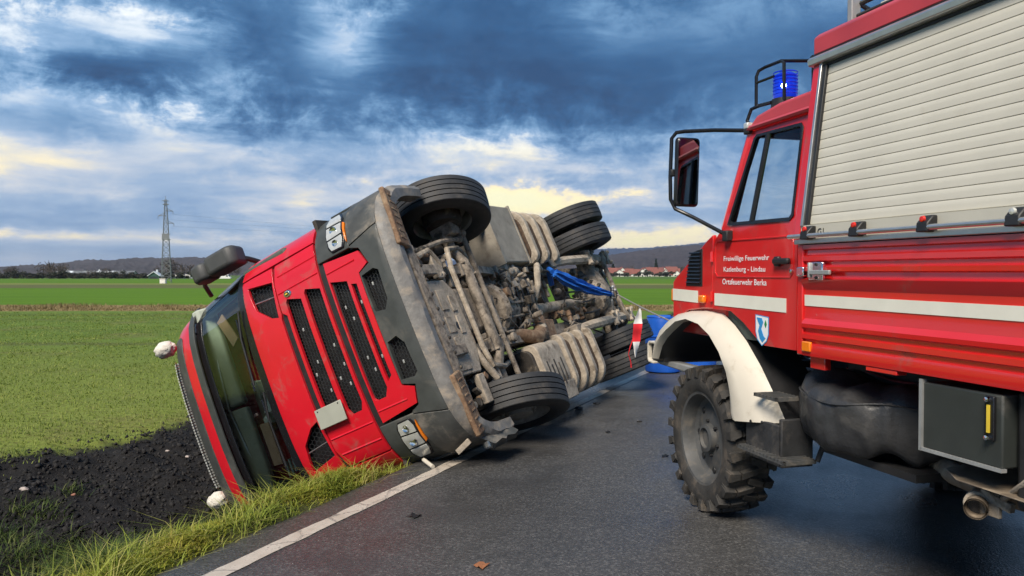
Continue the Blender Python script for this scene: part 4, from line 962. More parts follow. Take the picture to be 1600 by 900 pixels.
obj('paper_pennant', MB().add([(.02, 1.24, 2.24), (.22, 1.24, 2.28), (.20, 1.22, 2.42), (.02, 1.235, 2.24), (.22, 1.235, 2.28), (.20, 1.215, 2.42)], [(0, 1, 2), (5, 4, 3), (0, 3, 4, 1), (1, 4, 5, 2), (2, 5, 3, 0)]), M_paper, lorry)
obj('crumpled_cloth', MB().ball((.27, 1.20, 2.42), .045, 9, 6, (1.2, .6, .8), .3), M_paper, lorry)
obj('fallen_blanket', MB().ball((.95, .75, 2.55), .16, 10, 7, (.6, 1, 1.3), .25), M_flagred, lorry)
obj('fallen_bag', MB().ball((.95, .8, 2.95), .17, 10, 7, (.7, 1, .9), .2), M_intdark, lorry)
for k in range(5): obj('vent_slat', MB().box((.72 + .012 * k, .95, 2.42 + .05 * k), (.16, .02, .022)), M_interior, lorry)
# side mirrors (left hand side points up)
mr = obj('side_mirror', MB().prism([(1.02, 2.14), (1.20, 2.10), (1.26, 2.15), (1.28, 2.44), (1.22, 2.485), (1.04, 2.47)], 'X', -1.43, -1.235), M_mirrorcase, lorry, .04, seg=3)
obj('wide_angle_mirror', MB().prism([(1.04, 2.49), (1.22, 2.495), (1.27, 2.55), (1.25, 2.68), (1.17, 2.72), (1.04, 2.69)], 'X', -1.42, -1.245), M_mirrorcase, mr, .035, seg=3)
obj('mirror_glass', MB().b2(-1.41, -1.255, 1.015, 1.022, 2.16, 2.44), M_mirror, mr)
obj('mirror_arm', MB().tube([(-1.24, .90, 2.12), (-1.28, 1.02, 2.13), (-1.33, 1.10, 2.2)], .026, 8), M_black, mr); obj('mirror_arm', MB().tube([(-1.19, .90, 2.86), (-1.28, 1.0, 2.80), (-1.33, 1.10, 2.66)], .024, 8), M_black, mr)
obj('door_handle', MB().tube([(-1.24, .2, 1.5), (-1.27, .15, 1.52), (-1.27, -.1, 1.52), (-1.24, -.15, 1.5)], .014, 6), M_black, lorry)

# ---- chassis
for sg in (-1, 1):
    obj('frame_rail', MB().b2(sg * .36, sg * .44, -4.75, .95, .66, .93).b2(sg * .30, sg * .44, -4.75, .95, .655, .672), M_mud, lorry, .01)
for y in (-1.3, -2.3, -3.1, -4.4): obj('crossmember', MB().b2(-.36, .36, y - .05, y + .05, .70, .90), M_mud, lorry, .01)
obj('end_beam', MB().b2(-.44, .44, -4.80, -4.72, .62, .93), M_mud, lorry, .01)
obj('underrun_beam', MB().b2(-.74, .74, 1.02, 1.14, .36, .50).b2(-.62, .62, .985, 1.02, .37, .40), M_mud, lorry, .018)
for x in np.linspace(-.55, .55, 9): obj('bolt', MB().lathe([(0, -.012), (.014, -.010), (.016, 0)], (x, 1.0, .366), 'Z', 8), M_muddark, lorry)
for sg in (-1, 1):
    obj('spring_hanger', MB().prism([(.70, .40), (1.02, .40), (1.02, .70), (.85, .78), (.70, .70)], 'X', sg * .34, sg * .44), M_mud, lorry, .01)
    lf = MB()
    for k in range(3):
        pts = [(y, .46 + .10 * ((y - 0) / .85) ** 2 - .0 + .03 * k) for y in np.linspace(-.9 + .12 * (2 - k) * 0, .85, 9)]
        lf.loft([[(sg * .40 - .04, y, z) for y, z in pts], [(sg * .40 + .04, y, z) for y, z in pts], [(sg * .40 + .04, y, z + .022) for y, z in pts], [(sg * .40 - .04, y, z + .022) for y, z in pts], [(sg * .40 - .04, y, z) for y, z in pts]])
    obj('leaf_spring', lf, M_mud, lorry)
    obj('axle_clamp', MB().box((sg * .40, .02, .50), (.14, .24, .12)).tube([(sg * .34, -.06, .40), (sg * .34, -.06, .62)], .014, 6).tube([(sg * .46, .1, .40), (sg * .46, .1, .62)], .014, 6), M_mud, lorry, .01)
# radiator shield / sump cover: pressed panels
sh = obj('sump_shield', MB().prism([(-.30, 1.0), (-.30, .55), (-.2, .44), (.34, .40), (.62, .50), (.62, .98)], 'Z', .455, .48), M_mud2, lorry, .012)
for (x0, x1, y0, y1) in [(-.22, -.02, .84, .95), (.02, .20, .86, .94), (-.2, .0, .66, .78), (.06, .22, .68, .80), (.26, .42, .70, .78), (.26, .42, .82, .92), (.06, .24, .52, .60), (-.14, .02, .52, .60), (.46, .58, .66, .92)]:
    obj('pressed_panel', MB().b2(x0, x1, y0, y1, .444, .458), M_mud2, sh, .007)
for x in np.linspace(-.26, .58, 8): obj('bolt', MB().lathe([(0, -.010), (.012, -.008), (.013, 0)], (x, .975, .455), 'Z', 8), M_muddark, sh)
obj('drain_hole', MB().lathe([(0, -.002), (.035, -.003), (.042, 0)], (.16, .60, .4545), 'Z', 14), M_black, sh)
for x0, x1 in ((-.56, -.32), (.64, .92)):
    for y0_, y1_ in ((.86, .96), (.50, .62)): obj('shield_bracket', MB().b2(x0, x1, y0_, y1_, .45, .51), M_mud2, lorry, .01)
# front axle beam, tie rod, drag link, stabiliser
obj('front_axle', MB().tube([(-.86, .04, .52), (-.62, .04, .52), (-.48, .04, .44), (.48, .04, .44), (.62, .04, .52), (.86, .04, .52)], [.07, .07, .065, .065, .07, .07], 8, flat=.8), M_mud, lorry, .01)
obj('tie_rod', MB().tube([(-.80, -.20, .46), (.80, -.20, .46)], .028, 10).ball((-.80, -.2, .46), .05).ball((.80, -.2, .46), .05), M_mud, lorry)
obj('stabiliser_bar', MB().tube([(-.60, -.42, .62), (-.64, .0, .47), (-.60, .32, .42), (-.4, .38, .42), (.4, .38, .42), (.60, .32, .42), (.64, 0, .47), (.60, -.42, .62)], .027, 8), M_mud2, lorry)
obj('drag_link', MB().tube([(-.62, .75, .55), (-.70, .30, .46), (-.74, -.10, .47)], .026, 8).ball((-.62, .75, .55), .05).ball((-.74, -.1, .47), .048), M_mud, lorry)
obj('steering_gear', MB().box((-.58, .80, .68), (.2, .3, .3)).lathe([(0, -.16), (.09, -.14), (.10, .1), (0, .14)], (-.58, .62, .62), 'Z', 14), M_muddark, lorry, .02)
for sg in (-1, 1):
    obj('shock_absorber', MB().tube([(sg * .55, .22, .48), (sg * .60, .30, .75)], .035, 10).tube([(sg * .60, .30, .75), (sg * .62, .33, .98)], .048, 10), M_mud, lorry)
    obj('steering_knuckle', MB().box((sg * .84, .02, .52), (.14, .16, .26)).tube([(sg * .84, .02, .5), (sg * .80, -.22, .46)], .035, 8), M_mud, lorry, .02)
    obj('brake_chamber', MB().lathe([(0, -.10), (.07, -.09), (.085, -.02), (.085, .02), (.06, .09), (0, .10)], (sg * .66, .24, .60), 'Y', 14), M_muddark, lorry)
    obj('wheel_housing', MB().lathe([(.60, -.20), (.61, .22)], (sg * .99, 0, .52), 'X', 24, R(8), R(172)), M_black, lorry)
    obj('air_hose', MB().tube([(sg * .50, .5, .62), (sg * .62, .55, .52), (sg * .72, .40, .50), (sg * .74, .25, .60)], .014, 6), M_black, lorry)
obj('coolant_pipe', MB().tube([(.30, .42, .52), (.55, .40, .46), (.72, .30, .44), (.76, .12, .50), (.70, -.1, .62)], .035, 10), M_mud2, lorry)
obj('coolant_pipe', MB().tube([(-.30, .46, .52), (-.48, .50, .46), (-.60, .62, .46), (-.55, .80, .50)], .032, 10), M_mud2, lorry)
obj('coolant_pipe', MB().tube([(.44, .30, .48), (.62, .22, .46), (.86, .18, .47)], .03, 8), M_mud, lorry)
# engine and gearbox castings
def greeble(m, n, x0, x1, y0, y1, z0, z1, s0=.04, s1=.14):
    for _ in range(n):
        p = (random.uniform(x0, x1), random.uniform(y0, y1), random.uniform(z0, z1)); s_ = [random.uniform(s0, s1) for _ in range(3)]
        if random.random() < .55: m.box(p, s_, (random.uniform(-.2, .2), random.uniform(-.2, .2), random.choice([0, .4, .8])))
        else: m.lathe([(0, -s_[0]), (s_[1] * .5, -s_[0] * .95), (s_[1] * .55, -.01), (s_[1] * .4, 0), (s_[1] * .45, s_[0] * .9), (0, s_[0])], p, random.choice('XYZ'), 12)
    return m
eng = obj('engine_block', MB().prism([(-.30, .62), (.30, .62), (.36, 1.0), (-.36, 1.0)], 'Y', -.45, .5), M_muddark, lorry, .02)
obj('oil_sump', MB().prism([(-.22, .50), (.22, .50), (.27, .66), (-.27, .66)], 'Y', -.40, .42), M_mud, eng, .03)
obj('engine_fittings', greeble(MB(), 26, -.40, .40, -.5, .3, .52, .80), M_mud, eng, .006)
gb = obj('gearbox', MB().lathe([(0, .42), (.30, .42), (.33, .36), (.30, .30), (.24, .15), (.25, 0), (.21, -.2), (.23, -.35), (.17, -.5), (.10, -.58), (0, -.6)], (.0, -.92, .74), 'Y', 22), M_mud, lorry)
for k in range(10):
    t = k * pi / 5; obj('casting_rib', MB().box((.245 * math.sin(t), -1.0, .74 + .245 * math.cos(t)), (.03, .55, .03), (0, -t, 0)), M_mud, gb, .006)
for k in range(14):
    t = k * 2 * pi / 14; obj('flange_bolt', MB().lathe([(0, -.03), (.016, -.03), (.016, .03), (0, .03)], (.31 * math.sin(t), -.56, .74 + .31 * math.cos(t)), 'Y', 8), M_muddark, gb)
obj('gearbox_fittings', greeble(MB(), 60, -.34, .30, -1.45, -.6, .46, .74, .03, .11), M_mud, gb, .006)
obj('valve_block', greeble(MB().box((-.30, -1.2, .60), (.24, .5, .16)), 40, -.44, -.16, -1.5, -.85, .48, .64, .03, .10), M_mud2, gb, .006)
for k in range(5):
    y = -.85 - .14 * k; obj('wiring_hose', MB().tube([(-.42, y, .62), (-.30, y - .06, .50), (-.12, y + .02, .47), (.04, y - .05, .50), (.16, y, .60)], .012, 6), M_black, lorry)
def fittings(n, x0, x1, y0, y1, z0, z1, s0, s1, parent=lorry):
    for _ in range(n): obj('fitting', greeble(MB(), 1, x0, x1, y0, y1, z0, z1, s0, s1), random.choice([M_mud, M_mud, M_mud2, M_muddark, M_rust]), parent, .004)
random.seed(21)
fittings(18, -.60, -.33, .28, .95, .45, .6, .025, .08); fittings(20, .44, .95, .28, .95, .44, .6, .025, .08)
fittings(26, -.5, .55, -3.3, -2.4, .52, .75, .03, .11); fittings(18, -.45, .45, -4.5, -3.85, .42, .72, .03, .10)
fittings(26, -.45, .40, -1.6, -.3, .44, .66, .03, .11); fittings(14, -.45, .5, -2.5, -1.6, .56, .8, .04, .12); fittings(14, -.7, .7, -.35, .35, .56, .75, .03, .09)
for k in range(16):
    x = random.uniform(-.5, .5); y = random.uniform(-3.2, .3); z = random.uniform(.48, .64); pts = [Vector((x, y, z))]
    for j in range(5): pts.append(pts[-1] + Vector((random.uniform(-.14, .14), random.uniform(-.32, -.06), random.uniform(-.07, .07))))
    obj('cable', MB().tube(pts, random.choice([.008, .011, .016]), 6), random.choice([M_black, M_muddark, M_mud]), lorry)
obj('propshaft', MB().lathe([(.0, 0), (.09, 0), (.09, -.05), (.05, -.09), (.05, -.14), (.066, -.18), (.066, -1.55), (.05, -1.6), (.05, -1.68), (.10, -1.72), (.10, -1.78), (0, -1.78)], (.08, -1.5, .64), 'Y', 18), M_mud2, lorry)
obj('air_pipe', MB().tube([(.02, -1.50, .56), (-.16, -1.56, .44), (-.32, -1.60, .40), (-.40, -1.72, .42), (-.36, -1.86, .46), (-.40, -2.0, .52), (-.5, -2.1, .60)], .040, 10), M_mud2, lorry)
obj('air_pipe', MB().tube([(.06, -1.46, .60), (-.06, -1.40, .46), (-.22, -1.42, .44)], .02, 8), M_mud, lorry)
obj('exhaust_elbow', MB().tube([(.30, -.62, .66), (.36, -.85, .56), (.44, -1.08, .50), (.38, -1.30, .52), (.22, -1.55, .60), (.2, -1.75, .7)], [.06, .07, .085, .085, .075, .07], 12), M_rust, lorry)
obj('heat_shield', MB().prism([(.22, -1.35), (.48, -1.30), (.52, -1.70), (.26, -1.80)], 'Z', .52, .55), M_rust, lorry, .015)
# tank with straps on the right-hand side, silencer box ahead of it
def dee(x0, x1, z0, z1, sg, r_=.2, k=7):
    """rounded section, generous radius on the lower outer edge"""
    pts = [(x0, z1), (x0, z0 + .10)]
    for i in range(k): t = pi + pi / 2 * i / (k - 1); pts.append((x0 + .10 + .10 * math.cos(t), z0 + .10 + .10 * math.sin(t)))
    for i in range(k): t = 1.5 * pi + pi / 2 * i / (k - 1); pts.append((x1 - r_ + r_ * math.cos(t), z0 + r_ + r_ * math.sin(t)))
    pts.append((x1, z1))
    return [(sg * a, b_) for a, b_ in pts]
for sg, y0 in ((1, -1.42), (-1, -1.78)):
    n_r = 4 if sg > 0 else 3
    tk = obj('tank', MB().prism(dee(.52, 1.13, .435, 1.0, sg), 'Y', y0 + .02, y0 - .33 * n_r + .18), M_rustdark, lorry, .01)
    for k in range(n_r):
        yy = y0 - .33 * k
        obj('tank_rib', MB().prism(dee(.46, 1.20, .375, 1.0, sg, .24), 'Y', yy, yy - .095), M_mud2, tk, .018)
sb = obj('silencer', MB().prism(dee(.50, 1.16, .40, 1.0, 1, .26), 'Y', -.72, -1.36), M_mud2, lorry, .02)
obj('silencer_end', MB().prism(dee(.54, 1.10, .46, .98, 1, .22), 'Y', -.66, -.72), M_muddark, sb, .01)
for k in range(5): obj('silencer_slot', MB().box((.86 + .05 * (k % 2), -.84 - .10 * k, .402), (.26, .03, .012)), M_muddark, sb)
obj('silencer_skirt', MB().prism([(1.0, .40), (1.20, .42), (1.22, .60), (1.18, .60)], 'Y', -.62, -1.40), M_mud2, sb, .008)
bb_ = obj('battery_box', MB().b2(-1.18, -.46, -.92, -1.62, .44, 1.0), M_tankgrey, lorry, .015)
obj('box_flange', MB().b2(-1.20, -.44, -.90, -.93, .425, 1.0).b2(-1.20, -.44, -1.61, -1.64, .43, 1.0), M_tankgrey, bb_, .004)
obj('step_plate', MB().b2(-1.22, -.9, -.62, -.88, .50, .53).b2(-1.22, -1.18, -.62, -.88, .5, .9), M_muddark, lorry, .006)
for k in range(3): obj('underbody_hose', MB().tube([(-.44, -.5 - .1 * k, .60), (-.38, -.9 - .1 * k, .52), (-.42, -1.3, .50 + .03 * k), (-.34, -1.9, .56), (-.30, -2.6, .62)], .018, 6), M_muddark, lorry)
# rear axle
ra = obj('rear_axle', MB().tube([(-.62, -3.7, .52), (-.40, -3.70, .52), (-.22, -3.74, .52), (0, -3.76, .52), (.22, -3.74, .52), (.42, -3.7, .52), (.62, -3.7, .52)], [.10, .11, .15, .20, .17, .11, .10], 14), M_mud, lorry)
obj('differential', MB().lathe([(0, .30), (.07, .30), (.10, .26), (.13, .20), (.24, .12), (.26, .05), (.26, -.05), (.20, -.18), (0, -.22)], (.06, -3.60, .56), 'Y', 20), M_mud, ra)
for k in range(12): t = k * pi / 6; obj('flange_bolt', MB().lathe([(0, .03), (.022, .03), (.022, -.03), (0, -.03)], (.06 + .235 * math.sin(t), -3.47, .56 + .235 * math.cos(t)), 'Y', 8), M_muddark, ra)
for k in range(10): t = k * pi / 5; obj('flange_bolt', MB().lathe([(0, .02), (.016, .02), (.016, -.02), (0, -.02)], (.08 + .085 * math.sin(t), -3.20, .64 + .085 * math.cos(t)), 'Y', 8), M_muddark, ra)
for sg in (-1, 1):
    arm = obj('suspension_arm', MB().tube([(sg * .46, -2.45, .52), (sg * .46, -2.75, .43), (sg * .46, -3.3, .40), (sg * .46, -3.7, .38), (sg * .46, -4.35, .42), (sg * .46, -4.6, .50)], [.055, .065, .07, .075, .07, .05], 8), M_mud2, lorry)
    obj('arm_hanger', MB().box((sg * .45, -2.42, .64), (.12, .22, .34)), M_mud, arm, .02)
    for yy in (-3.55, -4.25):
        cl = MB().box((sg * .46, yy, .345), (.20, .26, .035))
        for dx_ in (-.08, .08):
            for dy_ in (-.10, .10): cl.lathe([(0, -.04), (.024, -.04), (.024, .02), (0, .02)], (sg * .46 + dx_, yy + dy_, .33), 'Z', 8)
        cl.box((sg * .46, yy, .325), (.05, .30, .03), (0, 0, .7)).box((sg * .46, yy, .322), (.05, .30, .03), (0, 0, -.7))
        obj('clamp_plate', cl, M_mud2, arm, .006)
    obj('air_spring', MB().lathe([(0, .18), (.10, .18), (.13, .14), (.11, .08), (.14, .03), (.12, -.05), (.09, -.10), (0, -.10)], (sg * .46, -4.55, .62), 'Z', 18), M_muddark, lorry)
    obj('rear_damper', MB().tube([(sg * .30, -3.85, .42), (sg * .26, -4.35, .85)], .04, 10), M_mud, lorry)
    obj('brake_chamber', MB().lathe([(0, -.12), (.08, -.11), (.10, -.02), (.10, .02), (.08, .12), (0, .13)], (sg * .28, -3.38, .58), 'Y', 14), M_muddark, lorry)
obj('stabiliser_bar', MB().tube([(-.52, -4.45, .50), (-.50, -4.05, .34), (-.40, -3.98, .33), (.40, -3.98, .33), (.50, -4.05, .34), (.52, -4.45, .50)], .035, 10), M_mud, lorry)
obj('axle_bracket', MB().box((0, -4.1, .66), (.5, .3, .16)).box((.1, -4.45, .60), (.3, .2, .2)), M_muddark, lorry, .02)
for k in range(4): obj('brake_hose', MB().tube([(-.25 + .16 * k, -2.9, .66), (-.2 + .16 * k, -3.15, .50), (-.24 + .17 * k, -3.4, .46), (-.3 + .2 * k, -3.55, .56)], .014, 6), M_black, lorry)

# ---- wheels
def road_tyre(r_, w, rb=.30, grooves=4):
    h = w / 2; p = [(rb, -h * .80), (rb + .03, -h * .92), (r_ * .78, -h), (r_ * .92, -h * .97), (r_ * .978, -h * .90)]
    tw = h * .86; n = grooves + 1; gw = .011; ribw = (2 * tw - grooves * gw) / n; a = -tw
    for i in range(n):
        c1 = r_ * (1 - .012 * (abs(a) / tw) ** 2); c2 = r_ * (1 - .012 * (abs(a + ribw) / tw) ** 2)
        p += [(c1, a), (c2, a + ribw)]
        if i < grooves: p += [(c2 - .016, a + ribw + .001), (c2 - .016, a + ribw + gw - .001)]
        a += ribw + gw
    p += [(r_ * .978, h * .90), (r_ * .92, h * .97), (r_ * .78, h), (rb + .03, h * .92), (rb, h * .80)]
    return MB().lathe(p, (0, 0, 0), 'X', 64)
def rim_mb(out=1, deep=.09):
    return MB().lathe([(.305, -.12 * out), (.29, -.10 * out), (.285, .08 * out), (.305, .12 * out), (.315, .125 * out), (.29, .11 * out), (.27, .02 * out), (.20, (.02 - deep) * out), (.14, (.03 - deep) * out), (.13, (.09 - deep) * out), (.09, (.10 - deep) * out), (0, (.10 - deep) * out)], (0, 0, 0), 'X', 40)
def lorry_wheel(name, x, y, out, steer=0.0, dual=False):
    r = bpy.data.objects.new(name, None); col.objects.link(r); r.parent = lorry; r.location = (x, y, .50); r.rotation_euler = (random.uniform(0, 6) * 0, 0, steer)
    obj('tyre', road_tyre(.505, .31 if not dual else .275, .30, 4 if not dual else 3), M_tyre, r, sharp=28)
    rim = obj('rim', rim_mb(out if not dual else out, -.03 if not dual else .10), M_hub if not dual else M_rim, r)
    for k in range(10):
        t = 2 * pi * k / 10; obj('wheel_nut', MB().lathe([(0, out * .05), (.015, out * .045), (.018, 0)], (out * .045 if not dual else -out * .07, .168 * math.cos(t), .168 * math.sin(t)), 'X', 6), M_hub, rim)
    obj('brake_drum', MB().lathe([(0, -out * .16), (.18, -out * .16), (.20, -out * .10), (.20, out * .0), (0, out * .0)], (0, 0, 0), 'X', 28), M_muddark, rim)
    return r
lorry_wheel('front_wheel', -1.03, 0, -1, R(18)); lorry_wheel('front_wheel', 1.03, 0, 1, R(18))
for sg in (-1, 1):
    lorry_wheel('rear_wheel', sg * .755, -3.7, -sg, 0, True); lorry_wheel('rear_wheel', sg * 1.085, -3.7, sg, 0, True)

# =================================================================== FIRE ENGINE (local: x right from the left wheel face, y forward from the front axle, z up)
fire = empty('fire_engine', (1.276, 5.28, 0), R(15.2))
tag(fire, 'red and white four wheel drive fire engine standing on the road at right', 'fire engine')
def SX(z): return .08 + .075 * max(0, z - 1.95) / .65
def BX(z): return .0 + .13 * max(0, z - 1.86)
def cs(off=0.0): return lambda s_, z: (SX(z) - off, s_, z)
def cs_r(off=0.0): return lambda s_, z: (2.30 - SX(z) + off, s_, z)
def side(name, poly, holes, m, off=0.0, thick=.03, parent=fire, bevel=.008, both=False, d=0.25):
    o = plate(name, poly, holes, cs(off), cs(off - thick), m, parent, d, d, bevel)
    if both: plate(name, poly, holes, cs_r(off), cs_r(off - thick), m, parent, d, d, bevel)
    return o
# bonnet and cab
cowl = [(.515, 1.22), (.52, 1.575), (.49, 1.60), (.02, 1.868), (-.062, 1.905), (-.062, 1.40), (.10, 1.392), (.30, 1.37), (.45, 1.28)]
side('cowl_side', cowl, [], M_fred, both=True)
bon = obj('bonnet', MB().prism([(.49, 1.20), (.505, 1.57), (.48, 1.595), (.0, 1.872), (-.2, 1.945), (-.2, 1.20)], 'X', .112, 2.188), M_fred, fire, .02)
vent = [(.075, 1.55), (.31, 1.55), (.262, 1.755), (.215, 1.79), (.075, 1.815)]
ve = side('air_intake', vent, [], M_black, .006, .02, bevel=.004)
for k in range(9):
    z = 1.575 + .026 * k; y1 = .295 - max(0, (z - 1.56)) * .22
    obj('louvre', MB().box((SX(z) - .012, (.085 + y1) / 2, z), (.012, y1 - .09, .008), (0, .5, 0)), M_blackgloss, ve)
win = [(-.27, 1.972), (-.315, 1.965), (-.92, 1.955), (-.945, 1.98), (-.955, 2.47), (-.935, 2.495), (-.50, 2.505), (-.475, 2.49)]
door_poly = [(-.072, 1.40), (-.072, 1.80), (-.10, 1.87), (-.21, 1.955), (-.425, 2.545), (-.992, 2.545), (-.992, 1.205), (-.68, 1.205), (-.60, 1.24), (-.45, 1.33), (-.30, 1.395)]
door = side('door', door_poly, [win], M_fred, .004)
plate('door', door_poly, [win], cs_r(.004), cs_r(-.026), M_fred, fire, .25, .25, .008)
gk = [(-.255, 1.960), (-.305, 1.950), (-.925, 1.942), (-.958, 1.970), (-.965, 2.475), (-.940, 2.505), (-.492, 2.515), (-.462, 2.495)]
gi = [(-.288, 1.980), (-.315, 1.972), (-.920, 1.964), (-.938, 1.982), (-.946, 2.468), (-.928, 2.487), (-.502, 2.497), (-.482, 2.484)]
side('window_seal', gk, [gi], M_blackgloss, .010, .03, door, .004)
plate('side_window', gi, [], cs(-.008), None, M_sideglass, door, .3, .3)
plate('side_window', gi, [], cs_r(-.008), None, M_sideglass, fire, .3, .3)
obj('window_divider', MB().tube([(SX(1.97) - .004, -.535, 1.965), (SX(2.5) - .004, -.617, 2.50)], .017, 6), M_blackgloss, door)
# pressed panel line on the door
ring_o = rr(-.965, -.10, 1.615, 1.86, .03); ring_i = rr(-.955, -.110, 1.624, 1.851, .026)
side('door_pressing', ring_o, [ring_i], M_fred, .009, .01, door, .004)
hn = obj('door_handle', MB().box((SX(1.7) - .025, -.875, 1.713), (.03, .15, .035)).box((SX(1.7) - .012, -.82, 1.712), (.03, .05, .06)), M_black, door, .01)
obj('lock', MB().lathe([(0, -.022), (.012, -.02), (.014, 0)], (SX(1.7), -.955, 1.655), 'X', 10), M_chrome, door)
obj('hinge', MB().tube([(SX(1.5) - .010, -.066, 1.45), (SX(1.5) - .010, -.066, 1.52)], .012, 8), M_fred, door); obj('hinge', MB().tube([(SX(1.5) - .010, -.066, 1.72), (SX(1.5) - .010, -.066, 1.79)], .012, 8), M_fred, door)
side('rear_post', [(-1.0, 1.205), (-1.072, 1.205), (-1.072, 2.545), (-1.0, 2.545)], [], M_fred, .002, both=True)
obj('cab_core', MB().b2(.12, 2.18, -1.06, -.2, 1.22, 1.90), M_intdark, fire)
obj('cab_rear_wall', MB().b2(.17, 2.13, -1.07, -1.05, 1.9, 2.6), M_intdark, fire)
roof = obj('cab_roof', MB().prism([(-.36, 2.55), (-.385, 2.59), (-.46, 2.64), (-.70, 2.672), (-1.072, 2.68), (-1.072, 2.55)], 'X', .15, 2.15), M_fred2, fire, .035, seg=3)
obj('rain_gutter', MB().tube([(.135, -.38, 2.545), (.125, -.44, 2.562), (.125, -1.07, 2.565)], .016, 6), M_fred2, roof); obj('rain_gutter', MB().tube([(2.165, -.38, 2.545), (2.175, -.44, 2.562), (2.175, -1.07, 2.565)], .016, 6), M_fred2, roof)
for sg in (0, 1):
    mx = lambda x: x if sg == 0 else 2.30 - x
    obj('front_pillar', MB().tube([(mx(.115), -.19, 1.93), (mx(.17), -.41, 2.56)], [.045, .035], 8), M_fred, fire)
obj('front_header', MB().b2(.16, 2.14, -.43, -.38, 2.51, 2.57), M_fred, fire, .01)
obj('windscreen', MB().add([(.15, -.205, 1.95), (2.15, -.205, 1.95), (2.10, -.415, 2.53), (.20, -.415, 2.53)], [(0, 1, 2, 3)]), M_sideglass, fire)
obj('dashboard', MB().prism([(-.22, 1.90), (-.50, 1.90), (-.46, 1.955), (-.3, 1.975)], 'X', .2, 2.1), M_black, fire, .02)
sw = obj('steering_wheel', MB().lathe([(.20 + .013 * math.cos(t), .013 * math.sin(t)) for t in np.linspace(0, 2 * pi, 9)[:-1]], (0, 0, 0), 'Z', 28, closed=True).tube([(-.19, 0, 0), (.19, 0, 0)], .012, 6).lathe([(0, .02), (.05, .018), (.06, 0)], (0, 0, 0), 'Z', 12), M_grey_steel, fire)
sw.location = (.58, -.58, 2.02); sw.rotation_euler = (R(42), 0, 0)
for x in (.55, 1.7):
    s_ = obj('seat', MB().box((x, -.80, 1.86), (.45, .3, .1)), M_black, fire, .03)
    obj('backrest', MB().box((x, -1.0, 2.02), (.40, .08, .3)), M_black, s_, .03)
# mirror on long arms
mir = obj('mirror_frame', MB().box((0, 0, 0), (.175, .055, .475)), M_blackgloss, fire, .03, seg=3)
mir.location = (-.072, .03, 2.335); mir.rotation_euler = (0, R(1.5), R(-6))
obj('mirror_glass', MB().prism([(-.074, -.20), (-.058, -.222), (.058, -.222), (.074, -.20), (.074, .20), (.058, .222), (-.058, .222), (-.074, .20)], 'Y', -.034, -.029), M_mirror, mir)
obj('mirror_arm', MB().tube([(.15, -.40, 2.555), (.02, -.18, 2.59), (-.09, .02, 2.612), (-.135, .06, 2.608), (-.162, .075, 2.57), (-.172, .075, 2.30), (-.168, .075, 2.15), (-.14, .06, 2.085), (-.06, -.05, 2.02), (.055, -.27, 1.895)], .0135, 10), M_blackgloss, fire)
obj('mirror_clamp', MB().box((.055, -.29, 1.885), (.05, .06, .07)), M_black, fire, .008); obj('mirror_clamp', MB().box((-.165, .06, 2.33), (.03, .04, .05)), M_black, fire, .008); obj('mirror_clamp', MB().box((.14, -.40, 2.55), (.05, .06, .04)), M_black, fire, .008)
# beacon and guard
bl = obj('blue_beacon', MB().lathe([(.072, .085), (.075, .10), (.073, .20), (.066, .235), (.045, .252), (0, .256)], (.30, -.55, 2.645), 'Z', 26), M_bluelens, fire)
obj('beacon_base', MB().lathe([(0, 0), (.088, 0), (.088, .03), (.082, .085), (0, .085)], (.30, -.55, 2.645), 'Z', 26), M_black, bl)
obj('beacon_bulb', MB().ball((.255, -.60, 2.80), .018, 10, 7), M_bluelamp, bl)
for k in range(7): obj('lens_ring', MB().lathe([(.0745, -.004), (.0775, 0), (.0745, .004)], (.30, -.55, 2.76 + .022 * k), 'Z', 26), M_bluelens, bl)
gd = MB().tube([(.16, -.40, 2.575), (.17, -.33, 2.63), (.18, -.36, 2.70), (.20, -.42, 2.712), (.22, -.52, 2.712)], .012, 8)
gd.tube([(.19, -.40, 2.71), (.19, -.40, 2.90), (.20, -.41, 2.935), (.22, -.45, 2.95), (.22, -.62, 2.945), (.22, -.65, 2.925), (.22, -.655, 2.70)], .011, 8)
gd.tube([(.19, -.405, 2.86), (.21, -.56, 2.865)], .009, 8)
gd.tube([(.42, -.66, 2.66), (.42, -.66, 2.955)], .011, 8).ball((.42, -.66, 2.965), .022, 8, 6)
gd.tube([(.22, -.62, 2.945), (.42, -.66, 2.95)], .011, 8)
obj('beacon_guard', gd, M_blackgloss, fire)
obj('clearance_lamp', MB().box((.145, -.385, 2.585), (.05, .05, .045)), M_lens, fire, .01)
# lettering and shield
def door_m(s_, z, off=.006): return Matrix(((0, 0, -1, SX(z) - off), (-1, 0, 0, s_), (0, 1, 0, z), (0, 0, 0, 1)))
text('lettering', 'Freiwillige Feuerwehr', .515, .042, M_lettering, door, door_m(-.215, 1.712, .007))
text('lettering', 'Katlenburg - Lindau', .475, .042, M_lettering, door, door_m(-.215, 1.642, .007))
text('lettering', 'Ortsfeuerwehr Berka', .505, .038, M_lettering, door, door_m(-.200, 1.568, .007))
side('stripe', [(-.90, 1.415), (-.10, 1.425), (-.10, 1.507), (-.90, 1.497)], [], M_stripe, .0075, .002, door, 0)
side('stripe', [(.515, 1.44), (.515, 1.525), (.135, 1.517), (.135, 1.432)], [], M_stripe, .0035, .002, fire, 0)
sh_ = [(-.595, 1.385), (-.725, 1.375), (-.725, 1.275), (-.705, 1.235), (-.66, 1.205), (-.615, 1.24), (-.597, 1.285)]
shd = side('coat_of_arms', sh_, [], M_lettering, .0075, .002, door, 0)
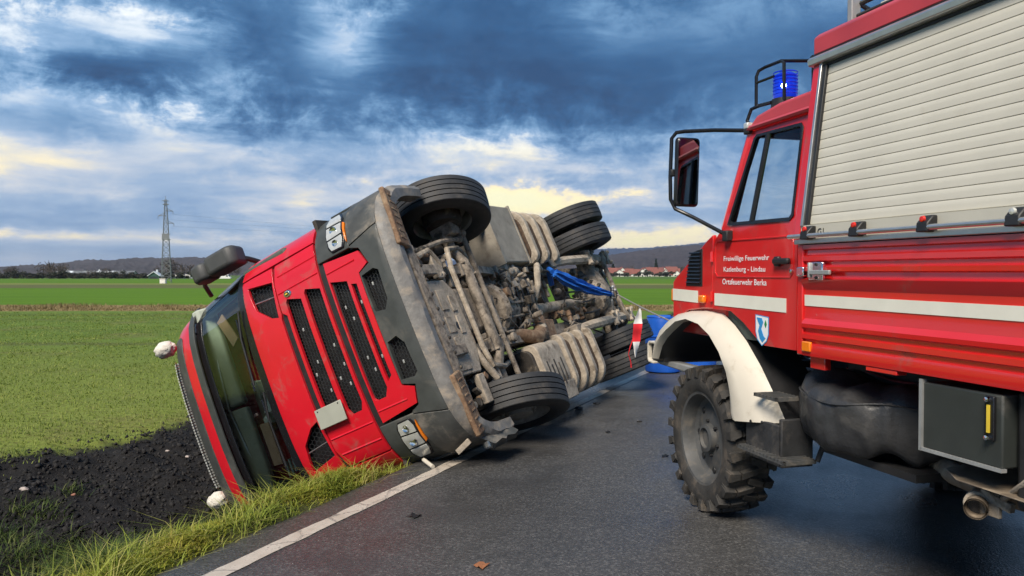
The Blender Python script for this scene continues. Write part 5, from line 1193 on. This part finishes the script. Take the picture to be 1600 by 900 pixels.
side('shield_rim', [(-.590, 1.39), (-.730, 1.380), (-.730, 1.272), (-.709, 1.231), (-.66, 1.2), (-.611, 1.236), (-.592, 1.284)], [sh_], M_shieldblue, .0077, .002, shd, 0)
side('shield_river', [(-.607, 1.372), (-.640, 1.370), (-.652, 1.33), (-.634, 1.29), (-.655, 1.245), (-.69, 1.24), (-.672, 1.275), (-.672, 1.30), (-.690, 1.335), (-.672, 1.368), (-.64, 1.371)][0:1] + [(-.66, 1.370), (-.675, 1.345), (-.655, 1.305), (-.68, 1.262), (-.70, 1.25), (-.667, 1.222), (-.64, 1.245), (-.622, 1.29), (-.638, 1.325), (-.618, 1.35)], [], M_shieldblue, .010, .002, shd, 0)
side('shield_leaf', [(-.70, 1.36), (-.712, 1.335), (-.70, 1.312), (-.688, 1.335)], [], M_shieldgreen, .010, .002, shd, 0)
for s_, z, w_ in [(.055, 1.462, .075)]: obj('side_indicator', MB().box((SX(z) - .014, s_, z), (.035, w_, .055)), M_orange, fire, .012)
obj('front_indicator', MB().box((.115, .545, 1.475), (.06, .05, .10)), M_orange, fire, .015); obj('front_indicator', MB().box((2.185, .545, 1.475), (.06, .05, .10)), M_orange, fire, .015)
# mud guard
inn = [(.662, .978), (.60, 1.085), (.515, 1.155), (.428, 1.205), (.27, 1.285), (.115, 1.313), (-.06, 1.285), (-.201, 1.213), (-.32, 1.11), (-.402, .99), (-.44, .87), (-.455, .755), (-.475, .715)]
out = [(.735, 1.00), (.73, 1.14), (.66, 1.235), (.56, 1.296), (.42, 1.345), (.25, 1.372), (.05, 1.382), (-.157, 1.37), (-.30, 1.30), (-.436, 1.209), (-.60, 1.064), (-.75, .90), (-.86, .765)]
def fender(mx):
    r0 = [(mx(.035), y, z - .0) for y, z in inn]; r1 = [(mx(-.010), y + .004, z + .006) for y, z in inn]
    lp = lambda t, x: [(mx(x), a[0] + (b_[0] - a[0]) * t, a[1] + (b_[1] - a[1]) * t) for a, b_ in zip(inn, out)]
    r2 = lp(.12, -.022); r3 = lp(.45, -.004); r35 = lp(.52, .006); r36 = lp(.60, .012); r4 = lp(.88, .062); r5 = lp(1.0, .11); 
    f_ = obj('mud_guard', MB().loft([r0, r1, r2, r3, r35, r36, r4, r5]), M_white, fire, sharp=60)
    obj('guard_lining', MB().loft([[(mx(.034), y, z) for y, z in inn], [(mx(.5), y, z + .02) for y, z in inn]]), M_black, f_)
    for y, z in [(-.52, .735), (-.66, .745), (-.78, .76)]: obj('rivet', MB().lathe([(0, -.006), (.010, -.004), (.011, 0)], (mx(.0), y, z), 'X', 8), M_black, f_)
    obj('guard_back', MB().loft([[(mx(.11), y, z) for y, z in out], [(mx(.42), y, z) for y, z in out]]), M_black, f_)
    obj('mud_flap', MB().b2(mx(.03), mx(.24), -.90, -.93, .52, .80).b2(mx(.03), mx(.06), -.56, -.92, .52, .76), M_tyre, f_, .006)
fender(lambda x: x); fender(lambda x: 2.30 - x)
def step(x0, x1, y0, y1, z):
    s_ = obj('step_frame', MB().b2(x0, x1, y0, y0 + .018, z - .02, z).b2(x0, x1, y1 - .018, y1, z - .02, z).b2(x0, x0 + .014, y0, y1, z - .02, z).b2(x1 - .014, x1, y0, y1, z - .02, z), M_rim, fire)
    n_ = int(abs(y1 - y0) / .035)
    for k in range(n_): obj('tread_bar', MB().b2(x0, x1, y0 + .02 + k * .035, y0 + .03 + k * .035, z - .012, z + .004), M_rim, s_)
step(-.02, .14, -.95, -.72, .930); step(-.03, .18, -1.04, -.55, .585)
obj('step_bracket', MB().tube([(.2, -.6, .57), (.3, -.6, .80)], .015, 6), M_black, fire); obj('step_bracket', MB().tube([(.2, -1.02, .57), (.3, -1.02, .80)], .015, 6), M_black, fire)
# bumper
bm_ = obj('front_bumper', MB().prism([(.80, .925), (.88, .93), (.905, .955), (.905, 1.075), (.88, 1.10), (.74, 1.10), (.74, 1.085), (.87, 1.083), (.885, 1.065), (.885, .965), (.87, .945), (.80, .942)], 'X', .05, 2.25), M_white, fire, .004)
obj('bumper_core', MB().b2(.08, 2.22, .66, .88, .955, 1.075), M_black, bm_)
obj('bumper_support', MB().prism([(.25, .90), (.84, .915), (.84, .94), (.60, .96), (.25, .96)], 'X', .12, .20), M_grey_steel, bm_, .01)
obj('winch', MB().lathe([(0, -.2), (.13, -.2), (.13, -.17), (.07, -.16), (.07, .16), (.13, .17), (.13, .2), (0, .2)], (1.15, .72, .86), 'X', 18).box((1.15, .60, .84), (.6, .1, .2)), M_black, fire)
obj('headlamp', MB().lathe([(0, .04), (.09, .03), (.11, 0), (.11, -.05), (0, -.06)], (.30, .52, 1.36), 'Y', 20), M_lens, fire); obj('headlamp', MB().lathe([(0, .04), (.09, .03), (.11, 0), (.11, -.05), (0, -.06)], (2.0, .52, 1.36), 'Y', 20), M_lens, fire)
# box body
core = obj('body_shell', MB().prism([(.055, 1.20), (2.245, 1.20), (2.245, 1.86), (2.12, 2.90), (.18, 2.90), (.055, 1.86)], 'Y', -1.10, -4.3), M_fred, fire)
PR = [(1.195, .012), (1.20, -.004), (1.232, -.010), (1.262, -.006), (1.268, .010), (1.285, .010), (1.293, -.008), (1.318, -.008), (1.326, .010), (1.343, .010), (1.352, -.010), (1.372, -.012), (1.40, .004), (1.455, .008), (1.555, .006), (1.572, -.004), (1.612, -.020), (1.622, .012), (1.648, .014), (1.655, -.008), (1.676, -.010), (1.684, .010), (1.702, .010), (1.710, -.006), (1.734, -.006), (1.742, .010), (1.765, .012), (1.772, -.006), (1.795, -.006), (1.798, .03)]
sp = obj('drop_side', MB().loft([[(x, y, z) for z, x in PR] + [(.05, y, 1.798), (.05, y, 1.195)] for y in (-1.16, -4.3)], True, True), M_fred, fire, sharp=20)
obj('body_edge', MB().b2(-.006, .05, -1.112, -1.158, 1.20, 1.80), M_fred, fire, .006)
obj('stripe', MB().add([(.004, -1.165, 1.468), (.004, -4.3, 1.455), (.0025, -4.3, 1.512), (.0025, -1.165, 1.527), (.012, -1.165, 1.468), (.012, -4.3, 1.455), (.012, -4.3, 1.512), (.012, -1.165, 1.527)], [(0, 1, 2, 3), (7, 6, 5, 4), (0, 4, 5, 1), (1, 5, 6, 2), (2, 6, 7, 3), (3, 7, 4, 0)]), M_stripe, sp)
lt = obj('latch', MB().box((-.016, -1.29, 1.655), (.022, .115, .095)).box((-.016, -1.165, 1.652), (.03, .06, .05)), M_chrome, fire, .006)
obj('latch_lever', MB().box((-.034, -1.34, 1.648), (.016, .16, .024)).tube([(-.03, -1.25, 1.62), (-.03, -1.25, 1.70)], .011, 8), M_grey_steel, lt, .004)
for z in (1.62, 1.69): obj('latch_bolt', MB().lathe([(0, -.006), (.008, -.005), (.009, 0)], (-.027, -1.30, z), 'X', 8), M_black, lt)
obj('side_marker', MB().box((-.010, -1.205, 1.250), (.02, .07, .055)), M_orange, fire, .006)
obj('lower_skirt', MB().b2(.03, .07, -1.18, -1.30, 1.13, 1.20), M_fred, fire, .004); obj('skirt_tab', MB().b2(.0, .06, -1.64, -1.84, 1.175, 1.197), M_fred, fire, .004)
sill = obj('sill_rail', MB().b2(-.014, .06, -1.09, -4.3, 1.800, 1.826), M_alloy, fire, .004)
obj('sill_panel', MB().b2(.004, .06, -1.12, -4.3, 1.828, 1.902), M_shutter, fire)
obj('hand_rail', MB().tube([(-.04, -1.08, 1.842), (-.04, -4.3, 1.842)], .0125, 10), M_alloy, fire)
for i, y in enumerate((-1.222, -1.600, -2.03, -2.465, -2.95)):
    br = obj('lamp_bracket', MB().prism([(-.055, 1.822), (.004, 1.822), (.004, 1.895), (-.02, 1.895), (-.05, 1.862)], 'Y', y - .035, y + .03), M_black, fire, .006)
    obj('lamp_lens', MB().lathe([(0, -.012), (.012, -.010), (.015, 0)], (-.040, y, 1.878), 'X', 12), M_redlens if i < 3 else M_lens, br)
text('compartment_number', 'G1', .05, .034, M_black, sill, Matrix(((0, 0, -1, .0015), (-1, 0, 0, -1.270), (0, 1, 0, 1.846), (0, 0, 0, 1))))
# frame of the shutter
def bplate(name, y0, y1, z0, z1, m, off, thick, parent=fire, bevel=.004):
    f_ = lambda o_: (lambda s_, z: (BX(z) - o_, s_, z))
    return plate(name, [(y0, z0), (y1, z0), (y1, z1), (y0, z1)], [], f_(off), f_(off - thick), m, parent, 0, .5, bevel)
bplate('corner_post', -1.128, -1.075, 1.83, 2.84, M_fred, .006, .06)
bplate('guide_rail', -1.150, -1.130, 1.90, 2.80, M_alloy, .010, .04)
bplate('shutter_seal', -1.182, -1.152, 1.90, 2.775, M_black, .002, .04)
NS = 17
for k in range(NS):
    z0 = 1.905 + k * .0508; z1 = z0 + .0496; zm = (z0 + z1) / 2
    prof = [(BX(z0) + .018, z0), (BX(z0) + .0160, z0 + .0025), (BX(zm) + .0155, zm), (BX(z1) + .0160, z1 - .0025), (BX(z1) + .018, z1), (BX(z1) + .034, z1), (BX(z0) + .034, z0)]
    obj('shutter_slat', MB().prism(prof, 'Y', -1.180, -4.1), M_shutter, fire)
obj('slat_backing', MB().add([(BX(1.9) + .03, -1.17, 1.9), (BX(1.9) + .03, -4.2, 1.9), (BX(2.8) + .03, -4.2, 2.8), (BX(2.8) + .03, -1.17, 2.8)], [(0, 1, 2, 3)]), M_grey_steel, fire)
obj('shutter_header', MB().prism([(BX(2.77) + .01, 2.768), (BX(2.77) + .05, 2.768), (BX(2.77) + .05, 2.79), (BX(2.79) + .01, 2.79)], 'Y', -1.15, -4.2), M_black, fire)
obj('roof_gutter', MB().prism([(.095, 2.788), (.17, 2.782), (.17, 2.835), (.105, 2.835), (.088, 2.822)], 'Y', -1.05, -4.3), M_alloy, fire, .006)
obj('gutter_seal', MB().b2(.112, .17, -1.06, -4.3, 2.835, 2.845), M_black, fire)
obj('roof_edge', MB().prism([(.118, 2.846), (.118, 2.94), (.150, 2.965), (2.15, 2.965), (2.18, 2.94), (2.18, 2.846)], 'Y', -1.068, -4.3), M_fred2, fire, .008)
rk = obj('roof_rail', MB().tube([(.36, -1.6, 3.06), (.34, -1.14, 3.06), (.36, -1.06, 3.05), (.5, -1.05, 3.05), (.8, -1.05, 3.05)], .014, 8).tube([(.36, -1.6, 3.13), (.36, -1.14, 3.13), (.5, -1.06, 3.13)], .014, 8), M_black, fire)
obj('rail_post', MB().b2(.30, .36, -1.11, -1.15, 2.966, 3.42), M_grey_steel, rk, .006)
obj('rail_foot', MB().b2(.27, .40, -1.08, -1.22, 2.966, 2.978), M_alloy, rk)
obj('roof_chest', MB().b2(.42, .85, -1.22, -1.62, 2.98, 3.12), M_shutter, fire, .01); obj('roof_chest', MB().b2(.42, .85, -1.70, -2.4, 2.98, 3.12), M_shutter, fire, .01)
obj('roof_chest_strap', MB().b2(.41, .86, -1.64, -1.67, 2.97, 3.20), M_black, fire)
# covered spare wheel
random.seed(3)
pf = [(0.0, 1.02), (.12, 1.03), (.20, 1.045), (.28, 1.052), (.36, 1.048), (.43, 1.03), (.475, 1.0), (.500, .965), (.506, .94), (.505, .90), (.500, .84), (.488, .78), (.465, .72), (.43, .69), (0.0, .68)]
m = MB().lathe(pf, (0, 0, 0), 'Z', 144)
nv = []
for (x, y, z) in m.v:
    a = math.atan2(y, x); r_ = math.hypot(x, y); w_ = min(1, r_ / .4)
    k = 1 + w_ * (.016 * math.sin(9 * a + 14 * z) + .016 * abs(math.sin(11.5 * a + 3 + 3 * math.sin(3 * a))) * min(1, max(0, (1.02 - z) * 4)) + .010 * math.sin(29 * a + 9 * z) * max(0, 1.02 - z) * 3) + .004 * math.sin(41 * a)
    dz_ = w_ * (.016 * math.sin(5 * a + 1) + .010 * math.sin(13 * a)) - (.02 if z < .75 else 0) * math.sin(11 * a)
    if z > 0.99: dz_ += .016 * math.sin(7 * a + 9 * r_) * min(1, r_ / .3) + .02 * math.sin(3 * a + .5) * (r_ / .4) - .015 * math.exp(-(r_ / .2) ** 2)
    nv.append((x * k, y * k, z + dz_))
m.v = nv
cv = obj('spare_wheel_cover', m, M_cover, fire, sharp=70); cv.location = (.515, -1.28, .02)
obj('cover_piping', MB().tube([(.506 * math.cos(t) * (1 + .012 * math.sin(9 * t + 14 * 1.0)), .506 * math.sin(t) * (1 + .012 * math.sin(9 * t + 14)), .962 + .016 * math.sin(5 * t + 1)) for t in np.linspace(0, 2 * pi, 73)], .006, 6, False), M_cover, cv)
obj('cover_strap', MB().tube([(-.16 + .02 * k, -.46 + .092 * k * 1.0, 1.052 + .006 * math.sin(k)) for k in range(11)], .008, 5), mat('dark red strap', (.16, .02, .025), .7), cv)
obj('spare_carrier', MB().b2(.2, .9, -1.05, -1.75, .64, .68), M_black, fire)
# tank box, exhaust
tk = obj('tool_box', MB().b2(.012, .62, -1.985, -2.385, .878, 1.168), M_greenbox, fire, .008)
obj('box_edge', MB().b2(.002, .03, -1.972, -1.988, .865, 1.18).b2(.002, .03, -1.98, -2.39, .866, .880), M_grey_steel, tk)
obj('level_holder', MB().b2(-.004, .012, -2.315, -2.358, .985, 1.16), M_blackgloss, tk, .004)
obj('level_strip', MB().b2(-.010, .0, -2.330, -2.342, 1.015, 1.125), M_yellow, tk)
for z in (.995, 1.147): obj('level_bolt', MB().lathe([(0, -.022), (.010, -.020), (.011, 0)], (0, -2.336, z), 'X', 8), M_chrome, tk)
obj('inner_tank', MB().b2(.06, .7, -2.40, -4.2, .72, 1.19), M_black, fire, .02)
ex = obj('exhaust_pipe', MB().tube([(.60, -1.40, .74), (.46, -1.60, .70), (.36, -1.82, .69), (.30, -2.1, .69), (.35, -2.8, .70)], [.045, .048, .05, .05, .05], 14), M_exhaust, fire)
obj('heat_shield', MB().prism([(-2.06, .10), (-2.06, .34), (-2.75, .40), (-2.75, .02), (-2.16, .03)], 'Z', .765, .772).v and MB().add([(.10, -2.02, .79), (.36, -1.98, .80), (.45, -2.8, .79), (.02, -2.8, .775), (.04, -2.14, .775), (.10, -2.02, .784), (.36, -1.98, .794), (.45, -2.8, .784), (.02, -2.8, .769), (.04, -2.14, .769)], [(0, 1, 2, 3, 4), (9, 8, 7, 6, 5)] + [(i, (i + 1) % 5, 5 + (i + 1) % 5, 5 + i) for i in range(5)]), M_exhaust, ex, .003)
a0 = Vector((.25, -2.08, .690)); dr = Vector((-.80, -.60, -.05)).normalized()
obj('tail_pipe', MB().tube([a0, a0 + dr * .18, a0 + dr * .26], [.042, .042, .044], 20, False).tube([a0 + dr * .26, a0 + dr * .05], [.038, .036], 20, False), M_exhaust, ex)
obj('bore_shade', MB().tube([a0 + dr * .20, a0 + dr * .19], .038, 20, True), M_black, ex)  # black disc stands in for the shade inside the pipe opening
obj('pipe_clamp', MB().tube([a0 + dr * .16, a0 + dr * .20], .054, 20).box(a0 + dr * .16 + Vector((.0, -.06, .01)), (.02, .09, .10)), M_mud2, ex, .004)
obj('pipe_bracket', MB().tube([a0 + dr * .12 + Vector((.02, -.08, .02)), (.10, -2.32, .74), (.04, -2.52, .90)], .014, 6).box((.12, -2.27, .715), (.03, .14, .04), (.2, 0, 0)), M_mud2, ex, .004)
obj('chassis_rail', MB().b2(.72, .80, -4.2, .7, .78, .98), M_black, fire); obj('chassis_rail', MB().b2(1.50, 1.58, -4.2, .7, .78, .98), M_black, fire)
obj('portal_axle', MB().tube([(.3, 0, .62), (2.0, 0, .62)], .09, 12).ball((1.0, 0, .62), .2, 12, 8).tube([(.3, -3.25, .62), (2.0, -3.25, .62)], .09, 12).box((.3, 0, .56), (.14, .22, .34)).box((2.0, 0, .56), (.14, .22, .34)), M_muddark, fire)
obj('underbody', MB().b2(.5, 1.9, -4.0, -.9, .80, 1.18), M_black, fire)
obj('rear_leg_stay', MB().tube([(.45, -1.1, .65), (.55, -1.9, .62), (.6, -2.6, .64)], .03, 8), M_muddark, fire)
# off-road wheels
def lug_tyre():
    r_, h = .465, .150
    p = [(.305, -h * .82), (.325, -h * .93), (.375, -h * 1.02), (.425, -h * .99), (r_ - .012, -h * .90), (r_, -h * .6), (r_ + .002, 0), (r_, h * .6), (r_ - .012, h * .90), (.425, h * .99), (.375, h * 1.02), (.325, h * .93), (.305, h * .82)]
    m = MB().lathe(p, (0, 0, 0), 'X', 60); n = 22
    for sg in (-1, 1):
        for k in range(n):
            t0 = 2 * pi * (k + (.5 if sg > 0 else 0)) / n
            def C(t, rad, hh): return (sg * hh, rad * math.cos(t), rad * math.sin(t))
            wa, wb = .050, .066
            # tread block: from past the centre line out to the shoulder, slanted
            def blk(ta, tb, h0, h1, w0, w1, r0, r1a, r1b):
                v = [C(ta - w0, r0, h0), C(ta + w0, r0, h0), C(tb + w1, r0, h1), C(tb - w1, r0, h1), C(ta - w0 * .86, r1a, h0 + .004), C(ta + w0 * .86, r1a, h0 + .004), C(tb + w1 * .9, r1b, h1 - .006), C(tb - w1 * .9, r1b, h1 - .006)]
                m.add(v, [(0, 3, 2, 1), (4, 5, 6, 7), (0, 1, 5, 4), (1, 2, 6, 5), (2, 3, 7, 6), (3, 0, 4, 7)])
            blk(t0 - .05, t0 + .02, -.028, .085, wa, wa * 1.0, r_ - .02, .503, .502)
            blk(t0 + .02, t0 + .05, .088, .155, wa * 1.05, wb, r_ - .05, .502, .490)
            # shoulder foot running down the side wall
            v = [C(t0 + .05 - wb, .492, .135), C(t0 + .05 + wb, .492, .135), C(t0 + .05 + wb * .7, .415, .147), C(t0 + .05 - wb * .7, .415, .147), C(t0 + .05 - wb * .9, .488, .162), C(t0 + .05 + wb * .9, .488, .162), C(t0 + .05 + wb * .6, .422, .160), C(t0 + .05 - wb * .6, .422, .160)]
            m.add(v, [(0, 3, 2, 1), (4, 5, 6, 7), (0, 1, 5, 4), (1, 2, 6, 5), (2, 3, 7, 6), (3, 0, 4, 7)])
    return m
wh = bpy.data.objects.new('wheel', None); col.objects.link(wh); wh.parent = fire
wt = obj('tyre', lug_tyre(), M_tyremud, wh, sharp=30)
rm = obj('rim', MB().lathe([(.300, .13), (.308, -.112), (.325, -.126), (.320, -.136), (.302, -.132), (.290, -.10), (.278, -.045), (.250, -.025), (.21, -.030), (.14, -.058), (.10, -.062), (.095, -.10), (.07, -.108), (.065, -.085), (0, -.085)], (0, 0, 0), 'X', 40), M_rim, wh)
for k in range(6):
    t = 2 * pi * k / 6 + .3; obj('wheel_nut', MB().lathe([(0, -.026), (.011, -.025), (.013, 0)], (-.055, .118 * math.cos(t), .118 * math.sin(t)), 'X', 6), M_black, rm)
for k in range(8):
    t = 2 * pi * k / 8; obj('rim_hole', MB().lathe([(0, -.004), (.020, -.003), (.022, .002)], (-.034, .228 * math.cos(t), .228 * math.sin(t)), 'X', 12), M_black, rm)
wh.location = (.168, 0, .50); wh.rotation_euler = (0, 0, R(-3))
for loc, rz in (((2.132, 0, .5), R(180 - 3)), ((.168, -3.25, .5), 0), ((2.132, -3.25, .5), R(180))):
    c_ = copy_tree(wh, fire); c_.location = loc; c_.rotation_euler = (0, 0, rz)

# =================================================================== LOOSE THINGS
def lw_(x, y, z): return LM @ Vector((x, y, z))
def at(px, py, D):
    a = math.atan(25 / 1200); u = (px - 800) / 1200; v = (450 - py) / 1200
    d = Vector((u, math.cos(a) + v * math.sin(a), -math.sin(a) + v * math.cos(a)))
    return Vector((0, 0, CAM_H)) + d * (D / d.y)
hook = at(957, 460, 10.3); ring = at(866, 427, 9.6)
# blue sling: a bundle of soft folds
sl = empty('blue_sling', ring); tag(sl, 'bright blue lifting sling tied round the lorry axle', 'sling')
rows = []; dsl = (hook - ring); ax_a = dsl.cross(Vector((0, 0, 1))).normalized(); ax_b = ax_a.cross(dsl.normalized())
for i in range(25):
    t = i / 24; rad = .018 + .066 * math.sin(pi * min(1, .10 + t * .88)) ** .7 * (1 - .55 * t)
    c_ = dsl * t + Vector((0, 0, -.04 * math.sin(pi * t)))
    rows.append([c_ + (ax_a * math.cos(q_) * 1.0 + ax_b * math.sin(q_) * .85) * rad * (1 + .30 * math.sin(7 * q_ + 3 * t) + .16 * math.sin(13 * q_ - 9 * t) + .10 * math.sin(31 * t + 2 * q_)) for q_ in np.linspace(0, 2 * pi, 43)[:-1]])
obj('folds', MB().loft(rows, True, True), M_bluestrap, sl, sharp=60)
obj('sling_loop', MB().tube([Vector((-.02, 0, .02)), Vector((-.06, .10, .05)), Vector((-.05, .2, -.02)), Vector((-.02, .25, -.15))], .035, 8), M_bluestrap, sl)
sk = empty('shackle', hook); tag(sk, 'dark steel shackle joining blue sling and winch cable', 'shackle')
obj('bow', MB().tube([(-.03, 0, .03), (-.01, -.02, .06), (.04, -.03, .05), (.06, -.03, 0), (.04, -.03, -.05), (-.01, -.02, -.05), (-.03, 0, -.03)], .014, 8), M_black, sk)
obj('pin', MB().tube([(-.01, -.02, -.09), (.0, -.02, .10)], .013, 8).ball((0, -.02, .10), .024, 8, 6).ball((0.03, -.03, .06), .02, 8, 6), M_grey_steel, sk)
winch_p = fire.matrix_basis @ Vector((1.15, .80, .92))
h2 = hook + Vector((.06, -.03, 0)); d_ = winch_p - h2
cb = obj('winch_cable', MB().tube([h2 + d_ * (i / 24) + Vector((0, 0, -.05 * 4 * (i / 24) * (1 - i / 24))) for i in range(25)], .009, 6), M_cable); tag(cb, 'taut steel winch cable running to the fire engine front', 'cable')
# red and white pennant on the cable
tc_ = .215; fp = h2 + d_ * tc_ + Vector((0, 0, -.05 * 4 * tc_ * (1 - tc_)))
fl = empty('warning_pennant', fp); tag(fl, 'red and white striped warning pennant hanging on the winch cable', 'pennant')
def pen(z0, z1, w0, w1, ox0, ox1, bow=.03):
    rows = []
    for i in range(7):
        t = i / 6; z = z0 + (z1 - z0) * t; w_ = w0 + (w1 - w0) * t; ox = ox0 + (ox1 - ox0) * t
        rows.append([(ox + w_ * u, bow * math.cos(3 * u + 4 * z) * .7 + .01 * math.sin(30 * z), z) for u in (-.5, -.25, 0, .25, .5)])
    b_ = [[(x, y + .006, z) for x, y, z in r_][::-1] for r_ in rows]
    return MB().loft([r_ + q_ for r_, q_ in zip(rows, b_)], True, True)
obj('white_field', pen(.0, -.21, .02, .115, .0, -.025), M_flagwhite, fl); obj('red_field', pen(-.21, -.43, .115, .105, -.025, -.045), M_flagred, fl)
obj('white_tip', pen(-.43, -.62, .095, .012, -.045, -.055), M_flagwhite, fl)
obj('red_tail', MB().tube([(-.085, .01, -.40), (-.12, .0, -.50), (-.14, .0, -.58), (-.11, .01, -.68), (-.105, .0, -.75)], [.02, .022, .014, .02, .03], 6, flat=.35), M_flagred, fl)
# blue drums on the road behind
def drum(loc, label):
    r_ = empty('blue_drum', loc); tag(r_, label, 'drum', 'blue drums behind the lorry')
    p = [(0, .02), (.25, .0), (.285, .02), (.29, .06), (.285, .10), (.29, .29), (.305, .30), (.305, .325), (.29, .335), (.29, .58), (.305, .59), (.305, .615), (.29, .625), (.285, .80), (.27, .86), (.262, .90), (.27, .91), (.262, .925), (.24, .915), (0, .905)]
    bd = obj('drum_body', MB().lathe(p, (0, 0, 0), 'Z', 32), M_bluedrum, r_)
    obj('bung', MB().lathe([(0, .035), (.035, .035), (.04, 0)], (.15, -.05, .905), 'Z', 12), M_black, bd)
drum((2.50, 12.7, 0), 'blue plastic drum beside the lower rear wheel, partly hidden by the pennant'); drum((3.12, 12.8, 0), 'blue plastic drum nearer to the fire engine, right of the other drum')
# small debris under the lorry
M_debris = mat('plastic debris', (0.035, 0.035, 0.036), 0.5, var=0.3)
M_debw = mat('pale debris', (0.5, 0.48, 0.45), 0.6, var=0.2)
random.seed(11)
spots = [(682, 690, 'round pale lamp cover lying under the crushed bumper', M_debw, .045), (760, 686, 'grey broken chip on the white line near the lower front wheel', M_debw, .03), (628, 712, 'dark plastic shard at the end of the grass verge', M_debris, .05), (905, 640, 'dark plastic shard on the road in front of the lorry tank', M_debris, .045), (1000, 660, 'small dark crumb of debris in mid road', M_debris, .025), (933, 632, 'black chip of debris beside the lower rear wheel', M_debris, .035)]
for px, py, lab, m_, r_ in spots:
    D = CAM_H * 1200 / (py - 425); o = obj('debris_shard', MB().ball((0, 0, r_ * .35), r_, 7, 5, (1.3, .8, .4), .3), m_); o.location = ((px - 800) / 1200 * D, D, 0); tag(o, lab, 'debris')

# =================================================================== thin haze over the whole plain
mh = bpy.data.materials.new('haze air'); mh.use_nodes = True; T = NT(mh.node_tree); T.n.clear()
pv = T.node('ShaderNodeVolumePrincipled'); pv.inputs['Color'].default_value = (0.80, 0.88, 1.0, 1); pv.inputs['Density'].default_value = 0.00009
pv.inputs['Anisotropy'].default_value = 0.2
T.link(pv.outputs[0], T.node('ShaderNodeOutputMaterial').inputs['Volume'])
hz = obj('haze', MB().b2(-17000, 17000, -14000, 18000, -16, 190), mh); tag(hz, 'thin bluish winter haze over the plain', 'haze', kind='stuff')
